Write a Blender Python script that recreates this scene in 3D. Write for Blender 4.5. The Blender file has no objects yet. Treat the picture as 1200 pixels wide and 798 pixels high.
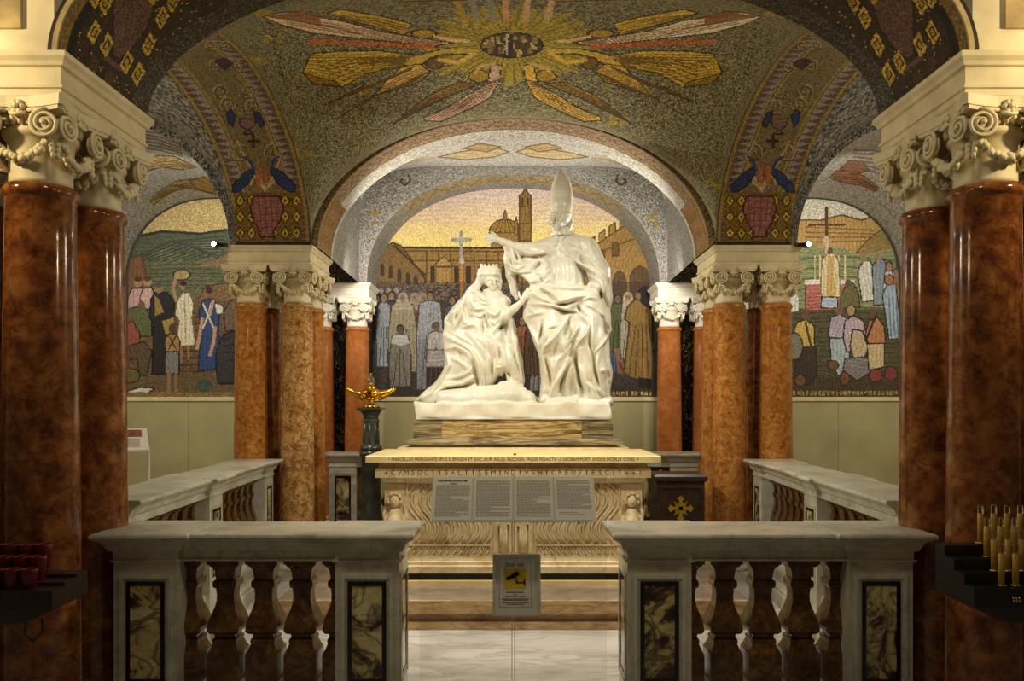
import bpy, bmesh, math, random
import numpy as np
import openvdb
from mathutils import Vector, Matrix

R = random.Random(7)
RNG = np.random.default_rng(11)
SC = bpy.context.scene
COL = SC.collection
PI = math.pi

# ------------------------------------------------------------------ camera
F = 933.3                      # focal length in pixels of the 1200 px frame (28 mm on 36 mm)
CX, HY, CZ = 601.5, 472.0, 1.56
cam = bpy.data.cameras.new('camera')
cam.lens = 28.0; cam.sensor_width = 36.0
cam.shift_y = (HY - 399.0) / 1200.0
cam.shift_x = -(CX - 600.0) / 1200.0
cam.clip_start = 0.05
camo = bpy.data.objects.new('camera', cam); COL.objects.link(camo)
camo.location = (0, 0, CZ); camo.rotation_euler = (PI / 2, 0, 0)
SC.camera = camo

# ------------------------------------------------------------------ world, exposure
W = bpy.data.worlds.new('world'); SC.world = W; W.use_nodes = True
W.node_tree.nodes['Background'].inputs[0].default_value = (1.0, 0.80, 0.52, 1)
W.node_tree.nodes['Background'].inputs[1].default_value = 0.05
SC.view_settings.view_transform = 'Standard'
SC.view_settings.look = 'None'
SC.view_settings.gamma = 1.0
SC.view_settings.use_curve_mapping = False
SC.view_settings.exposure = 0.0

WARM = (1.0, 0.79, 0.45)
CREAM = (1.0, 0.88, 0.68)
NEUT = (1.0, 0.94, 0.83)

def aim(o, target):
    d = Vector(target) - o.location
    o.rotation_euler = d.to_track_quat('-Z', 'Y').to_euler()

def spot(name, loc, target, power, col, ang=60, blend=0.6, size=0.05):
    l = bpy.data.lights.new(name, 'SPOT'); l.energy = power; l.color = col
    l.spot_size = math.radians(ang); l.spot_blend = blend; l.shadow_soft_size = size
    o = bpy.data.objects.new(name, l); COL.objects.link(o); o.location = loc; aim(o, target)
    return o

def point(name, loc, power, col, size=0.08):
    l = bpy.data.lights.new(name, 'POINT'); l.energy = power; l.color = col; l.shadow_soft_size = size
    o = bpy.data.objects.new(name, l); COL.objects.link(o); o.location = loc
    return o

for s in (-1, 1):
    # spots on the side arches of the bay, aimed at statue and altar
    spot('altar_spot', (s * 1.55, 5.0 if s < 0 else 4.6, 3.62), (0.05, 7.0, 2.1), 112 if s < 0 else 52, (1.0, 0.91, 0.74), 74, 0.6, 0.04)
    # added spots without fittings, across to the opposite rails and the sanctuary floor
    spot('rail_fill', (s * 1.60, 5.45, 3.62), (-s * 0.75, 6.0, 0.2), 185, NEUT, 116, 0.8, 0.05)
    # hot lamps fixed at the outer side of the front piers, wash the front capitals
    spot('capital_spot', (s * 2.66, 2.55, 2.94), (s * 2.1, 3.3, 2.80), 62, WARM, 120, 0.8, 0.05)
    # lamps on the cornices behind the rear arch: one across to the vault, one to the lunette
    spot('vault_spot', (s * 1.62, 7.90, 3.00), (-s * 0.7, 7.85, 4.1), 122, NEUT, 130, 0.8, 0.06)
    spot('lunette_spot', (s * 1.60, 8.02, 3.00), (s * 0.35, 9.85, 2.75), 92, NEUT, 140, 0.8, 0.06)
    # aisles
    spot('aisle_spot', (s * 3.75, 7.35, 3.75), (s * 3.3, 9.85, 2.5), 165, NEUT, 110, 0.8, 0.06)
    point('aisle_lamp', (s * 3.9, 5.6, 3.3), 45, CREAM, 0.10)
    # nave ceiling lamps in front of the sanctuary
    point('nave_lamp', (s * 0.9, 2.2, 3.75), 26, CREAM, 0.15)

# on the back of the front arch, aimed down at the altar front
spot('altar_front_spot', (0, 4.0, 3.56), (0, 5.9, 0.55), 230, CREAM, 46, 0.5, 0.05)

# ------------------------------------------------------------------ helpers
def P(px, py, Y):
    return ((px - CX) * Y / F, Y, CZ - (py - HY) * Y / F)

def lin(c):
    c = np.asarray(c, float) / 255.0
    return np.where(c <= 0.04045, c / 12.92, ((c + 0.055) / 1.055) ** 2.4)

def L4(c):
    r = lin(c); return (float(r[0]), float(r[1]), float(r[2]), 1.0)

def tag(o, label=None, cat=None, group=None, kind=None):
    if label: o['label'] = label
    if cat: o['category'] = cat
    if group: o['group'] = group
    if kind: o['kind'] = kind
    return o

def empty(name, loc=(0, 0, 0), rz=0.0, label=None, cat=None, group=None):
    o = bpy.data.objects.new(name, None); COL.objects.link(o)
    o.empty_display_size = 0.1
    o.location = loc; o.rotation_euler = (0, 0, rz)
    return tag(o, label, cat, group)

def link(name, me, parent=None, loc=(0, 0, 0), rot=(0, 0, 0), scale=(1, 1, 1)):
    o = bpy.data.objects.new(name, me); COL.objects.link(o)
    o.location = loc; o.rotation_euler = rot; o.scale = scale
    if parent is not None: o.parent = parent
    return o

def copy_tree(o, parent=None):
    c = o.copy(); COL.objects.link(c); c.parent = parent
    for ch in o.children: copy_tree(ch, c)
    return c

class MB:
    def __init__(s): s.v = []; s.f = []; s.sm = []
    def add(s, vs, fs, smooth=False):
        b = len(s.v); s.v += [tuple(p) for p in vs]
        for f in fs: s.f.append(tuple(i + b for i in f)); s.sm.append(smooth)
        return s
    def box(s, a, b):
        x0, y0, z0 = a; x1, y1, z1 = b
        v = [(x0,y0,z0),(x1,y0,z0),(x1,y1,z0),(x0,y1,z0),(x0,y0,z1),(x1,y0,z1),(x1,y1,z1),(x0,y1,z1)]
        return s.add(v, [(3,2,1,0),(4,5,6,7),(0,1,5,4),(1,2,6,5),(2,3,7,6),(3,0,4,7)])
    def rings(s, prof, smooth=False):
        """stack of rectangular rings: (z, hx, hy) or (z, x0, x1, y0, y1)"""
        vs = []
        for p in prof:
            if len(p) == 3: z, hx, hy = p; x0, x1, y0, y1 = -hx, hx, -hy, hy
            else: z, x0, x1, y0, y1 = p
            vs += [(x0,y0,z),(x1,y0,z),(x1,y1,z),(x0,y1,z)]
        n = len(prof); fs = [(3,2,1,0)]
        for i in range(n - 1):
            a = i * 4
            for k in range(4): fs.append((a+k, a+(k+1)%4, a+4+(k+1)%4, a+4+k))
        a = (n-1)*4; fs.append((a,a+1,a+2,a+3))
        return s.add(vs, fs, smooth)
    def lathe(s, prof, seg=32, c=(0,0,0), smooth=True, axis='z', cap=True):
        vs = []; n = len(prof)
        for z, r in prof:
            for k in range(seg):
                a = 2*PI*k/seg; x, y = r*math.cos(a), r*math.sin(a)
                if axis == 'z': vs.append((c[0]+x, c[1]+y, c[2]+z))
                elif axis == 'y': vs.append((c[0]+x, c[1]-z, c[2]+y))
                else: vs.append((c[0]+z, c[1]+x, c[2]+y))
        fs = []
        for i in range(n-1):
            for k in range(seg):
                k2 = (k+1) % seg
                fs.append((i*seg+k, i*seg+k2, (i+1)*seg+k2, (i+1)*seg+k))
        s.add(vs, fs, smooth)
        if cap:
            b = len(s.v) - len(vs)
            s.f.append(tuple(b+k for k in reversed(range(seg)))); s.sm.append(False)
            s.f.append(tuple(b+(n-1)*seg+k for k in range(seg))); s.sm.append(False)
        return s
    def tube(s, pts, rad, seg=8, smooth=True, flat=1.0):
        pts = [Vector(p) for p in pts]; n = len(pts)
        rr = rad if isinstance(rad, (list, tuple)) else [rad]*n
        vs = []; up = Vector((0.13, 0.21, 0.97))
        prev = None
        for i, p in enumerate(pts):
            t = (pts[min(i+1,n-1)] - pts[max(i-1,0)])
            if t.length < 1e-9: t = Vector((0,0,1))
            t.normalize()
            if prev is None:
                a = t.cross(up)
                if a.length < 1e-3: a = t.cross(Vector((1,0,0)))
            else:
                a = prev - t * prev.dot(t)
                if a.length < 1e-6: a = t.cross(up)
            a.normalize(); prev = a
            b = t.cross(a)
            for k in range(seg):
                w = 2*PI*k/seg
                vs.append(p + (a*math.cos(w) + b*math.sin(w)*flat) * rr[i])
        fs = []
        for i in range(n-1):
            for k in range(seg):
                k2 = (k+1)%seg
                fs.append((i*seg+k, i*seg+k2, (i+1)*seg+k2, (i+1)*seg+k))
        fs.append(tuple(reversed(range(seg)))); fs.append(tuple((n-1)*seg+k for k in range(seg)))
        return s.add(vs, fs, smooth)
    def ball(s, c, r, seg=10, rings=6, smooth=True):
        rx, ry, rz = r if isinstance(r, (list, tuple)) else (r, r, r)
        vs = [(c[0], c[1], c[2]-rz)]
        for i in range(1, rings):
            a = -PI/2 + PI*i/rings
            for k in range(seg):
                w = 2*PI*k/seg
                vs.append((c[0]+rx*math.cos(a)*math.cos(w), c[1]+ry*math.cos(a)*math.sin(w), c[2]+rz*math.sin(a)))
        vs.append((c[0], c[1], c[2]+rz)); top = len(vs)-1; fs = []
        for k in range(seg):
            k2 = (k+1)%seg
            fs.append((0, 1+k2, 1+k))
            for i in range(rings-2):
                a = 1+i*seg
                fs.append((a+k, a+k2, a+seg+k2, a+seg+k))
            a = 1+(rings-2)*seg
            fs.append((a+k, a+k2, top))
        return s.add(vs, fs, smooth)
    def prism(s, poly, y0, y1):
        """polygon in xz extruded in y (poly counter clockwise seen from -y)"""
        n = len(poly)
        vs = [(x, y0, z) for x, z in poly] + [(x, y1, z) for x, z in poly]
        fs = [tuple(range(n)), tuple(reversed(range(n, 2*n)))]
        for k in range(n): fs.append((k, n+k, n+(k+1)%n, (k+1)%n))
        return s.add(vs, fs)
    def mesh(s, name, mat):
        me = bpy.data.meshes.new(name)
        me.from_pydata(s.v, [], s.f)
        me.polygons.foreach_set('use_smooth', s.sm)
        bm = bmesh.new(); bm.from_mesh(me); bmesh.ops.recalc_face_normals(bm, faces=bm.faces); bm.to_mesh(me); bm.free()
        if mat is not None: me.materials.append(mat)
        me.update(); return me
    def build(s, name, mat, parent=None, loc=(0,0,0), rot=(0,0,0)):
        return link(name, s.mesh(name, mat), parent, loc, rot)

# ------------------------------------------------------------------ materials
def newmat(name):
    m = bpy.data.materials.new(name); m.use_nodes = True
    nt = m.node_tree; b = nt.nodes['Principled BSDF']
    return m, nt, b

def ramp(nt, stops):
    r = nt.nodes.new('ShaderNodeValToRGB'); e = r.color_ramp.elements
    while len(e) > 1: e.remove(e[-1])
    e[0].position = stops[0][0]; e[0].color = L4(stops[0][1])
    for p, c in stops[1:]:
        n = e.new(p); n.color = L4(c)
    return r

def worldpos(nt, scale):
    g = nt.nodes.new('ShaderNodeNewGeometry')
    m = nt.nodes.new('ShaderNodeVectorMath'); m.operation = 'MULTIPLY'
    m.inputs[1].default_value = scale if isinstance(scale, tuple) else (scale,)*3
    nt.links.new(g.outputs['Position'], m.inputs[0])
    return m.outputs[0]

def bump(nt, b, height, strength, dist=0.01):
    n = nt.nodes.new('ShaderNodeBump'); n.inputs['Strength'].default_value = strength
    n.inputs['Distance'].default_value = dist
    nt.links.new(height, n.inputs['Height']); nt.links.new(n.outputs[0], b.inputs['Normal'])

def plain(name, col, rough=0.5, metal=0.0, spec=0.5, noise=0.0, nscale=30.0, bmp=0.0):
    m, nt, b = newmat(name)
    b.inputs['Roughness'].default_value = rough; b.inputs['Metallic'].default_value = metal
    b.inputs['Specular IOR Level'].default_value = spec
    if noise > 0:
        t = nt.nodes.new('ShaderNodeTexNoise'); t.inputs['Scale'].default_value = nscale; t.inputs['Detail'].default_value = 5
        nt.links.new(worldpos(nt, 1.0), t.inputs['Vector'])
        c = np.array(col, float)
        r = ramp(nt, [(0.3, np.clip(c*(1-noise), 0, 255)), (0.7, np.clip(c*(1+noise), 0, 255))])
        nt.links.new(t.outputs[0], r.inputs[0]); nt.links.new(r.outputs[0], b.inputs['Base Color'])
        if bmp: bump(nt, b, t.outputs[0], bmp)
    else:
        b.inputs['Base Color'].default_value = L4(col)
    return m

def marble(name, stops, scale=4.0, vein=None, vscale=3.0, vwidth=0.03, rough=0.15, stretch=(1,1,1), distort=1.0, spec=0.5, detail=8):
    """noise body colour with optional dark/light veins (distance to the 0.5 level of a noise)"""
    m, nt, b = newmat(name)
    b.inputs['Roughness'].default_value = rough; b.inputs['Specular IOR Level'].default_value = spec
    v = worldpos(nt, stretch)
    t = nt.nodes.new('ShaderNodeTexNoise'); t.inputs['Scale'].default_value = scale
    t.inputs['Detail'].default_value = detail; t.inputs['Roughness'].default_value = 0.62; t.inputs['Distortion'].default_value = distort
    nt.links.new(v, t.inputs['Vector'])
    r = ramp(nt, stops); nt.links.new(t.outputs[0], r.inputs[0]); out = r.outputs[0]
    if vein is not None:
        for i, (vc, vs, amount) in enumerate(vein):
            n2 = nt.nodes.new('ShaderNodeTexNoise'); n2.inputs['Scale'].default_value = vs
            n2.inputs['Detail'].default_value = 6; n2.inputs['Distortion'].default_value = 1.4
            o2 = nt.nodes.new('ShaderNodeVectorMath'); o2.operation = 'ADD'; o2.inputs[1].default_value = (3.1*i+1.7, 5.3*i, 9.1)
            nt.links.new(v, o2.inputs[0]); nt.links.new(o2.outputs[0], n2.inputs['Vector'])
            s = nt.nodes.new('ShaderNodeMath'); s.operation = 'SUBTRACT'; s.inputs[1].default_value = 0.5
            nt.links.new(n2.outputs[0], s.inputs[0])
            a = nt.nodes.new('ShaderNodeMath'); a.operation = 'ABSOLUTE'; nt.links.new(s.outputs[0], a.inputs[0])
            mr = nt.nodes.new('ShaderNodeMapRange'); mr.inputs['From Min'].default_value = 0.0
            mr.inputs['From Max'].default_value = vwidth; mr.inputs['To Min'].default_value = amount; mr.inputs['To Max'].default_value = 0
            nt.links.new(a.outputs[0], mr.inputs['Value'])
            mx = nt.nodes.new('ShaderNodeMixRGB'); nt.links.new(mr.outputs[0], mx.inputs[0])
            nt.links.new(out, mx.inputs[1]); mx.inputs[2].default_value = L4(vc); out = mx.outputs[0]
    nt.links.new(out, b.inputs['Base Color'])
    return m

M = {}
M['stucco'] = plain('stucco', (214, 200, 160), 0.55, noise=0.06, nscale=9, bmp=0.05)
M['stucco_white'] = plain('stucco_white', (228, 220, 200), 0.55, noise=0.05, nscale=9, bmp=0.05)
M['col_front'] = marble('col_front', [(0.30, (62, 30, 14)), (0.46, (112, 60, 27)), (0.56, (136, 80, 37)), (0.72, (160, 108, 60))], 13, [((36, 18, 8), 6, 0.55), ((142, 98, 50), 11, 0.25)], rough=0.13, vwidth=0.028, distort=0.25)
M['col_amber'] = marble('col_amber', [(0.30, (136, 80, 30)), (0.5, (186, 120, 52)), (0.7, (208, 152, 82))], 16, [((92, 44, 14), 14, 0.55)], rough=0.13, vwidth=0.05)
M['col_pale'] = marble('col_pale', [(0.30, (150, 102, 50)), (0.48, (198, 148, 84)), (0.7, (220, 180, 122))], 8, [((96, 48, 16), 8, 0.8), ((84, 36, 12), 15, 0.5)], rough=0.13, vwidth=0.045)
M['col_red'] = marble('col_red', [(0.3, (146, 84, 38)), (0.5, (168, 100, 48)), (0.7, (184, 120, 66))], 12, None, rough=0.16)
M['baluster'] = marble('baluster', [(0.3, (54, 34, 16)), (0.48, (94, 64, 30)), (0.6, (116, 82, 42)), (0.75, (140, 106, 60))], 11, [((48, 22, 8), 9, 0.6)], rough=0.2, vwidth=0.05)
M['white_marble'] = marble('white_marble', [(0.3, (164, 162, 140)), (0.5, (200, 198, 178)), (0.7, (216, 214, 196))], 3.5, [((140, 138, 126), 4, 0.45)], rough=0.28, vwidth=0.025)
M['floor_marble'] = marble('floor_marble', [(0.3, (176, 170, 160)), (0.5, (212, 208, 200)), (0.7, (228, 225, 218))], 2.2, [((150, 146, 142), 2.6, 0.5), ((190, 176, 150), 5, 0.3)], rough=0.14, stretch=(0.5, 1.6, 1), vwidth=0.04)
M['statue'] = marble('statue', [(0.3, (206, 200, 178)), (0.6, (226, 222, 204)), (0.8, (232, 229, 214))], 3.0, [((184, 176, 150), 3.5, 0.22)], rough=0.28, vwidth=0.03)
M['travertine'] = marble('travertine', [(0.3, (192, 164, 116)), (0.5, (220, 200, 156)), (0.72, (234, 218, 182))], 7, [((150, 108, 56), 9, 0.3)], rough=0.5, vwidth=0.03)
M['mensa'] = marble('mensa', [(0.3, (216, 186, 124)), (0.6, (230, 204, 146)), (0.8, (236, 214, 162))], 5, None, rough=0.4)
M['step_stone'] = marble('step_stone', [(0.3, (140, 102, 62)), (0.5, (192, 158, 110)), (0.7, (214, 186, 140))], 6, [((110, 78, 44), 7, 0.5)], rough=0.35, stretch=(0.6, 1, 2.5), vwidth=0.05)
M['step_tread'] = marble('step_tread', [(0.3, (128, 112, 94)), (0.6, (156, 142, 122)), (0.8, (172, 158, 138))], 4, None, rough=0.18)
M['onyx'] = marble('onyx', [(0.30, (70, 56, 34)), (0.42, (132, 108, 64)), (0.5, (196, 172, 120)), (0.58, (120, 98, 60)), (0.7, (206, 184, 132))], 2.2, [((58, 44, 26), 2.4, 0.7), ((88, 66, 34), 4, 0.6)], rough=0.22, stretch=(0.5, 1, 7), vwidth=0.05)
M['onyx_dark'] = marble('onyx_dark', [(0.30, (52, 44, 32)), (0.45, (104, 92, 66)), (0.55, (160, 146, 110)), (0.7, (92, 82, 60))], 2.6, [((40, 32, 22), 3, 0.7)], rough=0.22, stretch=(0.5, 1, 7), vwidth=0.05)
M['breccia'] = marble('breccia', [(0.32, (40, 22, 22)), (0.42, (84, 58, 44)), (0.47, (186, 166, 104)), (0.60, (222, 206, 150)), (0.8, (232, 222, 184))], 4.6, [((44, 26, 30), 6, 0.8)], rough=0.1, distort=1.6, vwidth=0.06, detail=6)
M['black_inlay'] = plain('black_inlay', (14, 12, 13), 0.12)
M['portoro'] = marble('portoro', [(0.3, (13, 13, 15)), (0.6, (27, 27, 29)), (0.8, (46, 46, 48))], 9, [((170, 140, 60), 6, 0.9)], rough=0.12, vwidth=0.012, stretch=(1.4, 1.4, .8))
M['green_stone'] = marble('green_stone', [(0.3, (40, 44, 38)), (0.6, (66, 70, 60)), (0.8, (90, 92, 80))], 10, None, rough=0.22)
M['gold'] = plain('gold', (226, 170, 50), 0.22, metal=1.0)
M['gold_paint'] = plain('gold_paint', (196, 158, 52), 0.35, metal=0.6)
M['wall_panel'] = plain('wall_panel', (168, 160, 116), 0.28, noise=0.05, nscale=3)
M['ledge'] = plain('ledge', (214, 200, 158), 0.4, noise=0.05, nscale=8)
M['dark_wood'] = plain('dark_wood', (46, 30, 16), 0.4, noise=0.35, nscale=16)
M['dark_metal'] = plain('dark_metal', (26, 21, 18), 0.45, noise=0.2, nscale=25)
M['brown_metal'] = plain('brown_metal', (46, 30, 20), 0.5, noise=0.2, nscale=25)
M['letters'] = plain('letters', (64, 36, 20), 0.7)
M['paper'] = plain('paper', (228, 226, 216), 0.7)
M['ink'] = plain('ink', (74, 74, 72), 0.8)
M['grey_ink'] = plain('grey_ink', (162, 161, 154), 0.8)
M['yellow_sign'] = plain('yellow_sign', (236, 200, 20), 0.5)
M['black_ink'] = plain('black_ink', (24, 20, 14), 0.6)
M['teal_ink'] = plain('teal_ink', (10, 120, 140), 0.6)
M['frame_clear'] = plain('frame_clear', (216, 214, 200), 0.25)
M['wax'] = plain('wax', (206, 164, 74), 0.45, noise=0.05, nscale=60)
M['brass'] = plain('brass', (206, 170, 96), 0.25, metal=1.0)
M['plaster_pale'] = plain('plaster_pale', (212, 198, 162), 0.7, noise=0.10, nscale=6)
M['fresco'] = plain('fresco', (170, 148, 100), 0.7, noise=0.2, nscale=7)
M['dark_frame'] = plain('dark_frame', (38, 26, 10), 0.5)
M['mortar'] = plain('mortar', (70, 66, 58), 0.8)

def glassy(name, col, rough=0.02, alpha=None, ior=1.45):
    m, nt, b = newmat(name)
    b.inputs['Base Color'].default_value = L4(col); b.inputs['Roughness'].default_value = rough
    b.inputs['Transmission Weight'].default_value = 1.0; b.inputs['IOR'].default_value = ior
    return m
M['bulb_glass'] = glassy('bulb_glass', (235, 230, 222), 0.08)
M['red_glass'] = plain('red_glass', (92, 4, 12), 0.3)

def thin_glass():
    m, nt, b = newmat('acrylic')
    out = nt.nodes['Material Output']
    tr = nt.nodes.new('ShaderNodeBsdfTransparent'); tr.inputs[0].default_value = (0.965, 0.97, 0.96, 1)
    gl = nt.nodes.new('ShaderNodeBsdfGlossy'); gl.inputs['Roughness'].default_value = 0.04
    fr = nt.nodes.new('ShaderNodeFresnel'); fr.inputs[0].default_value = 1.45
    mx = nt.nodes.new('ShaderNodeMixShader')
    nt.links.new(fr.outputs[0], mx.inputs[0]); nt.links.new(tr.outputs[0], mx.inputs[1]); nt.links.new(gl.outputs[0], mx.inputs[2])
    nt.links.new(mx.outputs[0], out.inputs[0])
    return m
M['acrylic'] = thin_glass()

def lampmat(name, col, strength):
    m, nt, b = newmat(name)
    b.inputs['Base Color'].default_value = (0.9, 0.9, 0.9, 1)
    b.inputs['Emission Color'].default_value = (*col, 1); b.inputs['Emission Strength'].default_value = strength
    return m
M['lamp_lens'] = lampmat('lamp_lens', (1.0, 0.97, 0.9), 60)

def mosaic_mat():
    m, nt, b = newmat('mosaic')
    a = nt.nodes.new('ShaderNodeAttribute'); a.attribute_name = 'Col'
    nt.links.new(a.outputs['Color'], b.inputs['Base Color'])
    b.inputs['Roughness'].default_value = 0.62; b.inputs['Specular IOR Level'].default_value = 0.25
    n = nt.nodes.new('ShaderNodeTexVoronoi'); n.inputs['Scale'].default_value = 90
    nt.links.new(worldpos(nt, 1.0), n.inputs['Vector'])
    bump(nt, b, n.outputs['Distance'], 0.35, 0.004)
    return m
M['mosaic'] = mosaic_mat()

# ------------------------------------------------------------------ mosaic painter: one colour for each tessera (face)
class Paint:
    def __init__(s, px, py, pos, base):
        s.x, s.y, s.p = px, py, pos
        s.n = len(px); s.c = np.zeros((s.n, 3)); s.c[:] = base
        s.ord = None
    def mask_set(s, m, col, jit=0.0):
        k = int(m.sum())
        if k == 0: return
        c = np.array(col, float)[None, :].repeat(k, 0)
        if jit: c = c * (1 + jit * (RNG.random((k, 1)) - 0.5) * 2)
        s.c[m] = c
    def inside(s, pts):
        pts = np.asarray(pts, float)
        x0, y0 = pts.min(0); x1, y1 = pts.max(0)
        box = np.nonzero((s.x >= x0) & (s.x <= x1) & (s.y >= y0) & (s.y <= y1))[0]
        m = np.zeros(s.n, bool)
        if len(box) == 0: return m
        X, Y = s.x[box], s.y[box]; r = np.zeros(len(box), bool)
        j = len(pts) - 1
        for i in range(len(pts)):
            xi, yi = pts[i]; xj, yj = pts[j]
            if yi != yj:
                r ^= ((yi > Y) != (yj > Y)) & (X < (xj - xi) * (Y - yi) / (yj - yi) + xi)
            j = i
        m[box] = r
        return m
    def poly(s, pts, col, jit=0.12, line=None, w=0.7, fold=0.07):
        m = s.inside(pts); s.mask_set(m, col, jit)
        k = int(m.sum())
        if fold and k > 40:
            q = np.asarray(pts, float); q0 = q - q.mean(0)
            ev, vec = np.linalg.eigh(q0.T @ q0)
            ax, nr = vec[:, 1], vec[:, 0]
            dx, dy = s.x[m] - q[:, 0].mean(), s.y[m] - q[:, 1].mean()
            t = dx*ax[0] + dy*ax[1]; u = dx*nr[0] + dy*nr[1]
            f = np.sin(u*1.35 + 1.2*np.sin(t*.16 + q[0, 0]) + .8*np.sin(t*.07)) + .5*np.sin(u*2.6 + t*.09)
            s.c[m] *= (1 + fold*np.clip(f, -1.2, 1.0))[:, None]
        if line is not None: s.line(list(pts) + [pts[0]], line, w)
    def ell(s, cx, cy, rx, ry, col, jit=0.12, rot=0.0, line=None):
        dx, dy = s.x - cx, s.y - cy
        c, n = math.cos(rot), math.sin(rot)
        u = (dx*c + dy*n) / rx; v = (-dx*n + dy*c) / ry
        q = u*u + v*v
        s.mask_set(q < 1, col, jit)
        if line is not None: s.mask_set((q >= 1) & (q < (1 + 1.2/min(rx, ry))**2), line, 0.1)
    def line(s, pts, col, w=0.8, jit=0.1):
        pts = np.asarray(pts, float)
        for a, b in zip(pts[:-1], pts[1:]):
            lo = np.minimum(a, b) - w; hi = np.maximum(a, b) + w
            box = np.nonzero((s.x >= lo[0]) & (s.x <= hi[0]) & (s.y >= lo[1]) & (s.y <= hi[1]))[0]
            if len(box) == 0: continue
            d = b - a; L = max(d @ d, 1e-9)
            t = np.clip(((s.x[box]-a[0])*d[0] + (s.y[box]-a[1])*d[1]) / L, 0, 1)
            q = np.hypot(s.x[box]-a[0]-t*d[0], s.y[box]-a[1]-t*d[1])
            idx = box[q < w]
            if len(idx): s.c[idx] = np.array(col, float) * (1 + jit*(RNG.random((len(idx), 1)) - .5)*2)
    def strokes(s, a, b, n, col, w=0.55):
        a, b = np.asarray(a, float), np.asarray(b, float)
        for k in range(n):
            f = (k + .5) / n; s.line(a*(1-f) + b*f, col, w, .15)
    def speckle(s, m, cols, probs):
        k = int(m.sum())
        if k: s.c[m] = np.array(cols, float)[RNG.choice(len(cols), k, p=probs)]
    def grain(s, amt=0.16):
        s.c *= 1 + amt * (RNG.random((s.n, 1)) - 0.5) * 2

GREY = [(88, 86, 80), (116, 113, 105), (138, 134, 124), (158, 154, 142), (178, 174, 162)]
GREYP = [0.16, 0.26, 0.26, 0.2, 0.12]
OLIVE = [(56, 54, 40), (88, 85, 64), (114, 110, 84), (142, 136, 106), (156, 136, 60)]
OLIVEP = [0.26, 0.30, 0.24, 0.14, 0.06]
PALE = [(136, 132, 122), (168, 164, 152), (192, 188, 176), (212, 208, 196)]
PALEP = [0.16, 0.28, 0.34, 0.22]

SAT = 0.80
def project(pos):
    Y = np.maximum(pos[:, 1], 0.3)
    return CX + pos[:, 0] * F / Y, HY - (pos[:, 2] - CZ) * F / Y

def mosaic(name, fn, nu, nv, paint, parent=None, jitter=0.16, holes=None, kind='structure', sat=None):
    """tessera sheet: fn(U, V) -> xyz; paint(Paint, u, v) colours every face"""
    u = np.linspace(0, 1, nu + 1); v = np.linspace(0, 1, nv + 1)
    U, V = np.meshgrid(u, v, indexing='ij')
    ju = (RNG.random(U.shape) - .5) * 2 * jitter / nu; jv = (RNG.random(V.shape) - .5) * 2 * jitter / nv
    ju[0] = ju[-1] = 0; jv[:, 0] = jv[:, -1] = 0; ju[:, 0] = ju[:, -1] = 0; jv[0] = jv[-1] = 0
    U = U + ju; V = V + jv
    xyz = np.stack(fn(U, V), -1).reshape(-1, 3)
    idx = np.arange((nu+1)*(nv+1)).reshape(nu+1, nv+1)
    q = np.stack([idx[:-1, :-1], idx[1:, :-1], idx[1:, 1:], idx[:-1, 1:]], -1).reshape(-1, 4)
    cen = xyz[q].mean(1)
    uu = (U[:-1, :-1] + U[1:, 1:]).reshape(-1) / 2; vv = (V[:-1, :-1] + V[1:, 1:]).reshape(-1) / 2
    if holes is not None:
        keep = ~holes(cen); q, cen, uu, vv = q[keep], cen[keep], uu[keep], vv[keep]
    px, py = project(cen)
    p = Paint(px, py, cen, (110, 108, 98)); paint(p, uu, vv)
    g = p.c.mean(1, keepdims=True); p.c = g + (p.c - g) * (sat or SAT)
    c = lin(np.clip(p.c, 2, 250))
    me = bpy.data.meshes.new(name)
    me.vertices.add(len(xyz)); me.vertices.foreach_set('co', xyz.astype(np.float32).ravel())
    me.loops.add(len(q)*4); me.loops.foreach_set('vertex_index', q.astype(np.int32).ravel())
    me.polygons.add(len(q)); me.polygons.foreach_set('loop_start', np.arange(len(q), dtype=np.int32)*4)
    a = me.color_attributes.new('Col', 'FLOAT_COLOR', 'CORNER')
    cc = np.ones((len(q), 4, 4), np.float32); cc[:, :, :3] = c[:, None, :]
    a.data.foreach_set('color', cc.ravel())
    me.materials.append(M['mosaic']); me.update(calc_edges=True)
    o = link(name, me, parent)
    if parent is None: tag(o, kind=kind)
    return o

Z0 = 2.94                       # top of the pier cornices, springing of all arches
XP, YF, YR, YD = 2.145, 3.505, 7.355, 9.35
HP = 0.39
AX = 1.80
YB0, YB1 = 3.90, 7.07           # bay vault
BF, BR, BS = 0.755, 1.15, 0.97
YW, YS = 9.85, 9.20             # lunette wall, spandrel plane

def sell(t, n):                 # unit superellipse by polar angle t in [0, pi]
    c, s = np.cos(t), np.sin(t)
    r = (np.abs(c)**n + np.abs(s)**n) ** (-1.0 / n)
    return r*c, np.abs(r*s)

def diamonds_panel(p, x0, y0, x1, y1, nx, ny):
    p.poly([(x0, y0), (x1, y0), (x1, y1), (x0, y1)], (120, 92, 30), 0.3)
    for i in range(nx):
        for j in range(ny):
            cx = x0 + (i+.5)*(x1-x0)/nx; cy = y0 + (j+.5)*(y1-y0)/ny
            hx, hy = (x1-x0)/nx*.46, (y1-y0)/ny*.46
            p.poly([(cx-hx, cy), (cx, cy-hy), (cx+hx, cy), (cx, cy+hy)], (70, 46, 14), .2)
            p.poly([(cx-hx*.7, cy), (cx, cy-hy*.7), (cx+hx*.7, cy), (cx, cy+hy*.7)], (196, 160, 46), .25)
            p.poly([(cx-hx*.3, cy), (cx, cy-hy*.3), (cx+hx*.3, cy), (cx, cy+hy*.3)], (90, 66, 20), .2)

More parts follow.
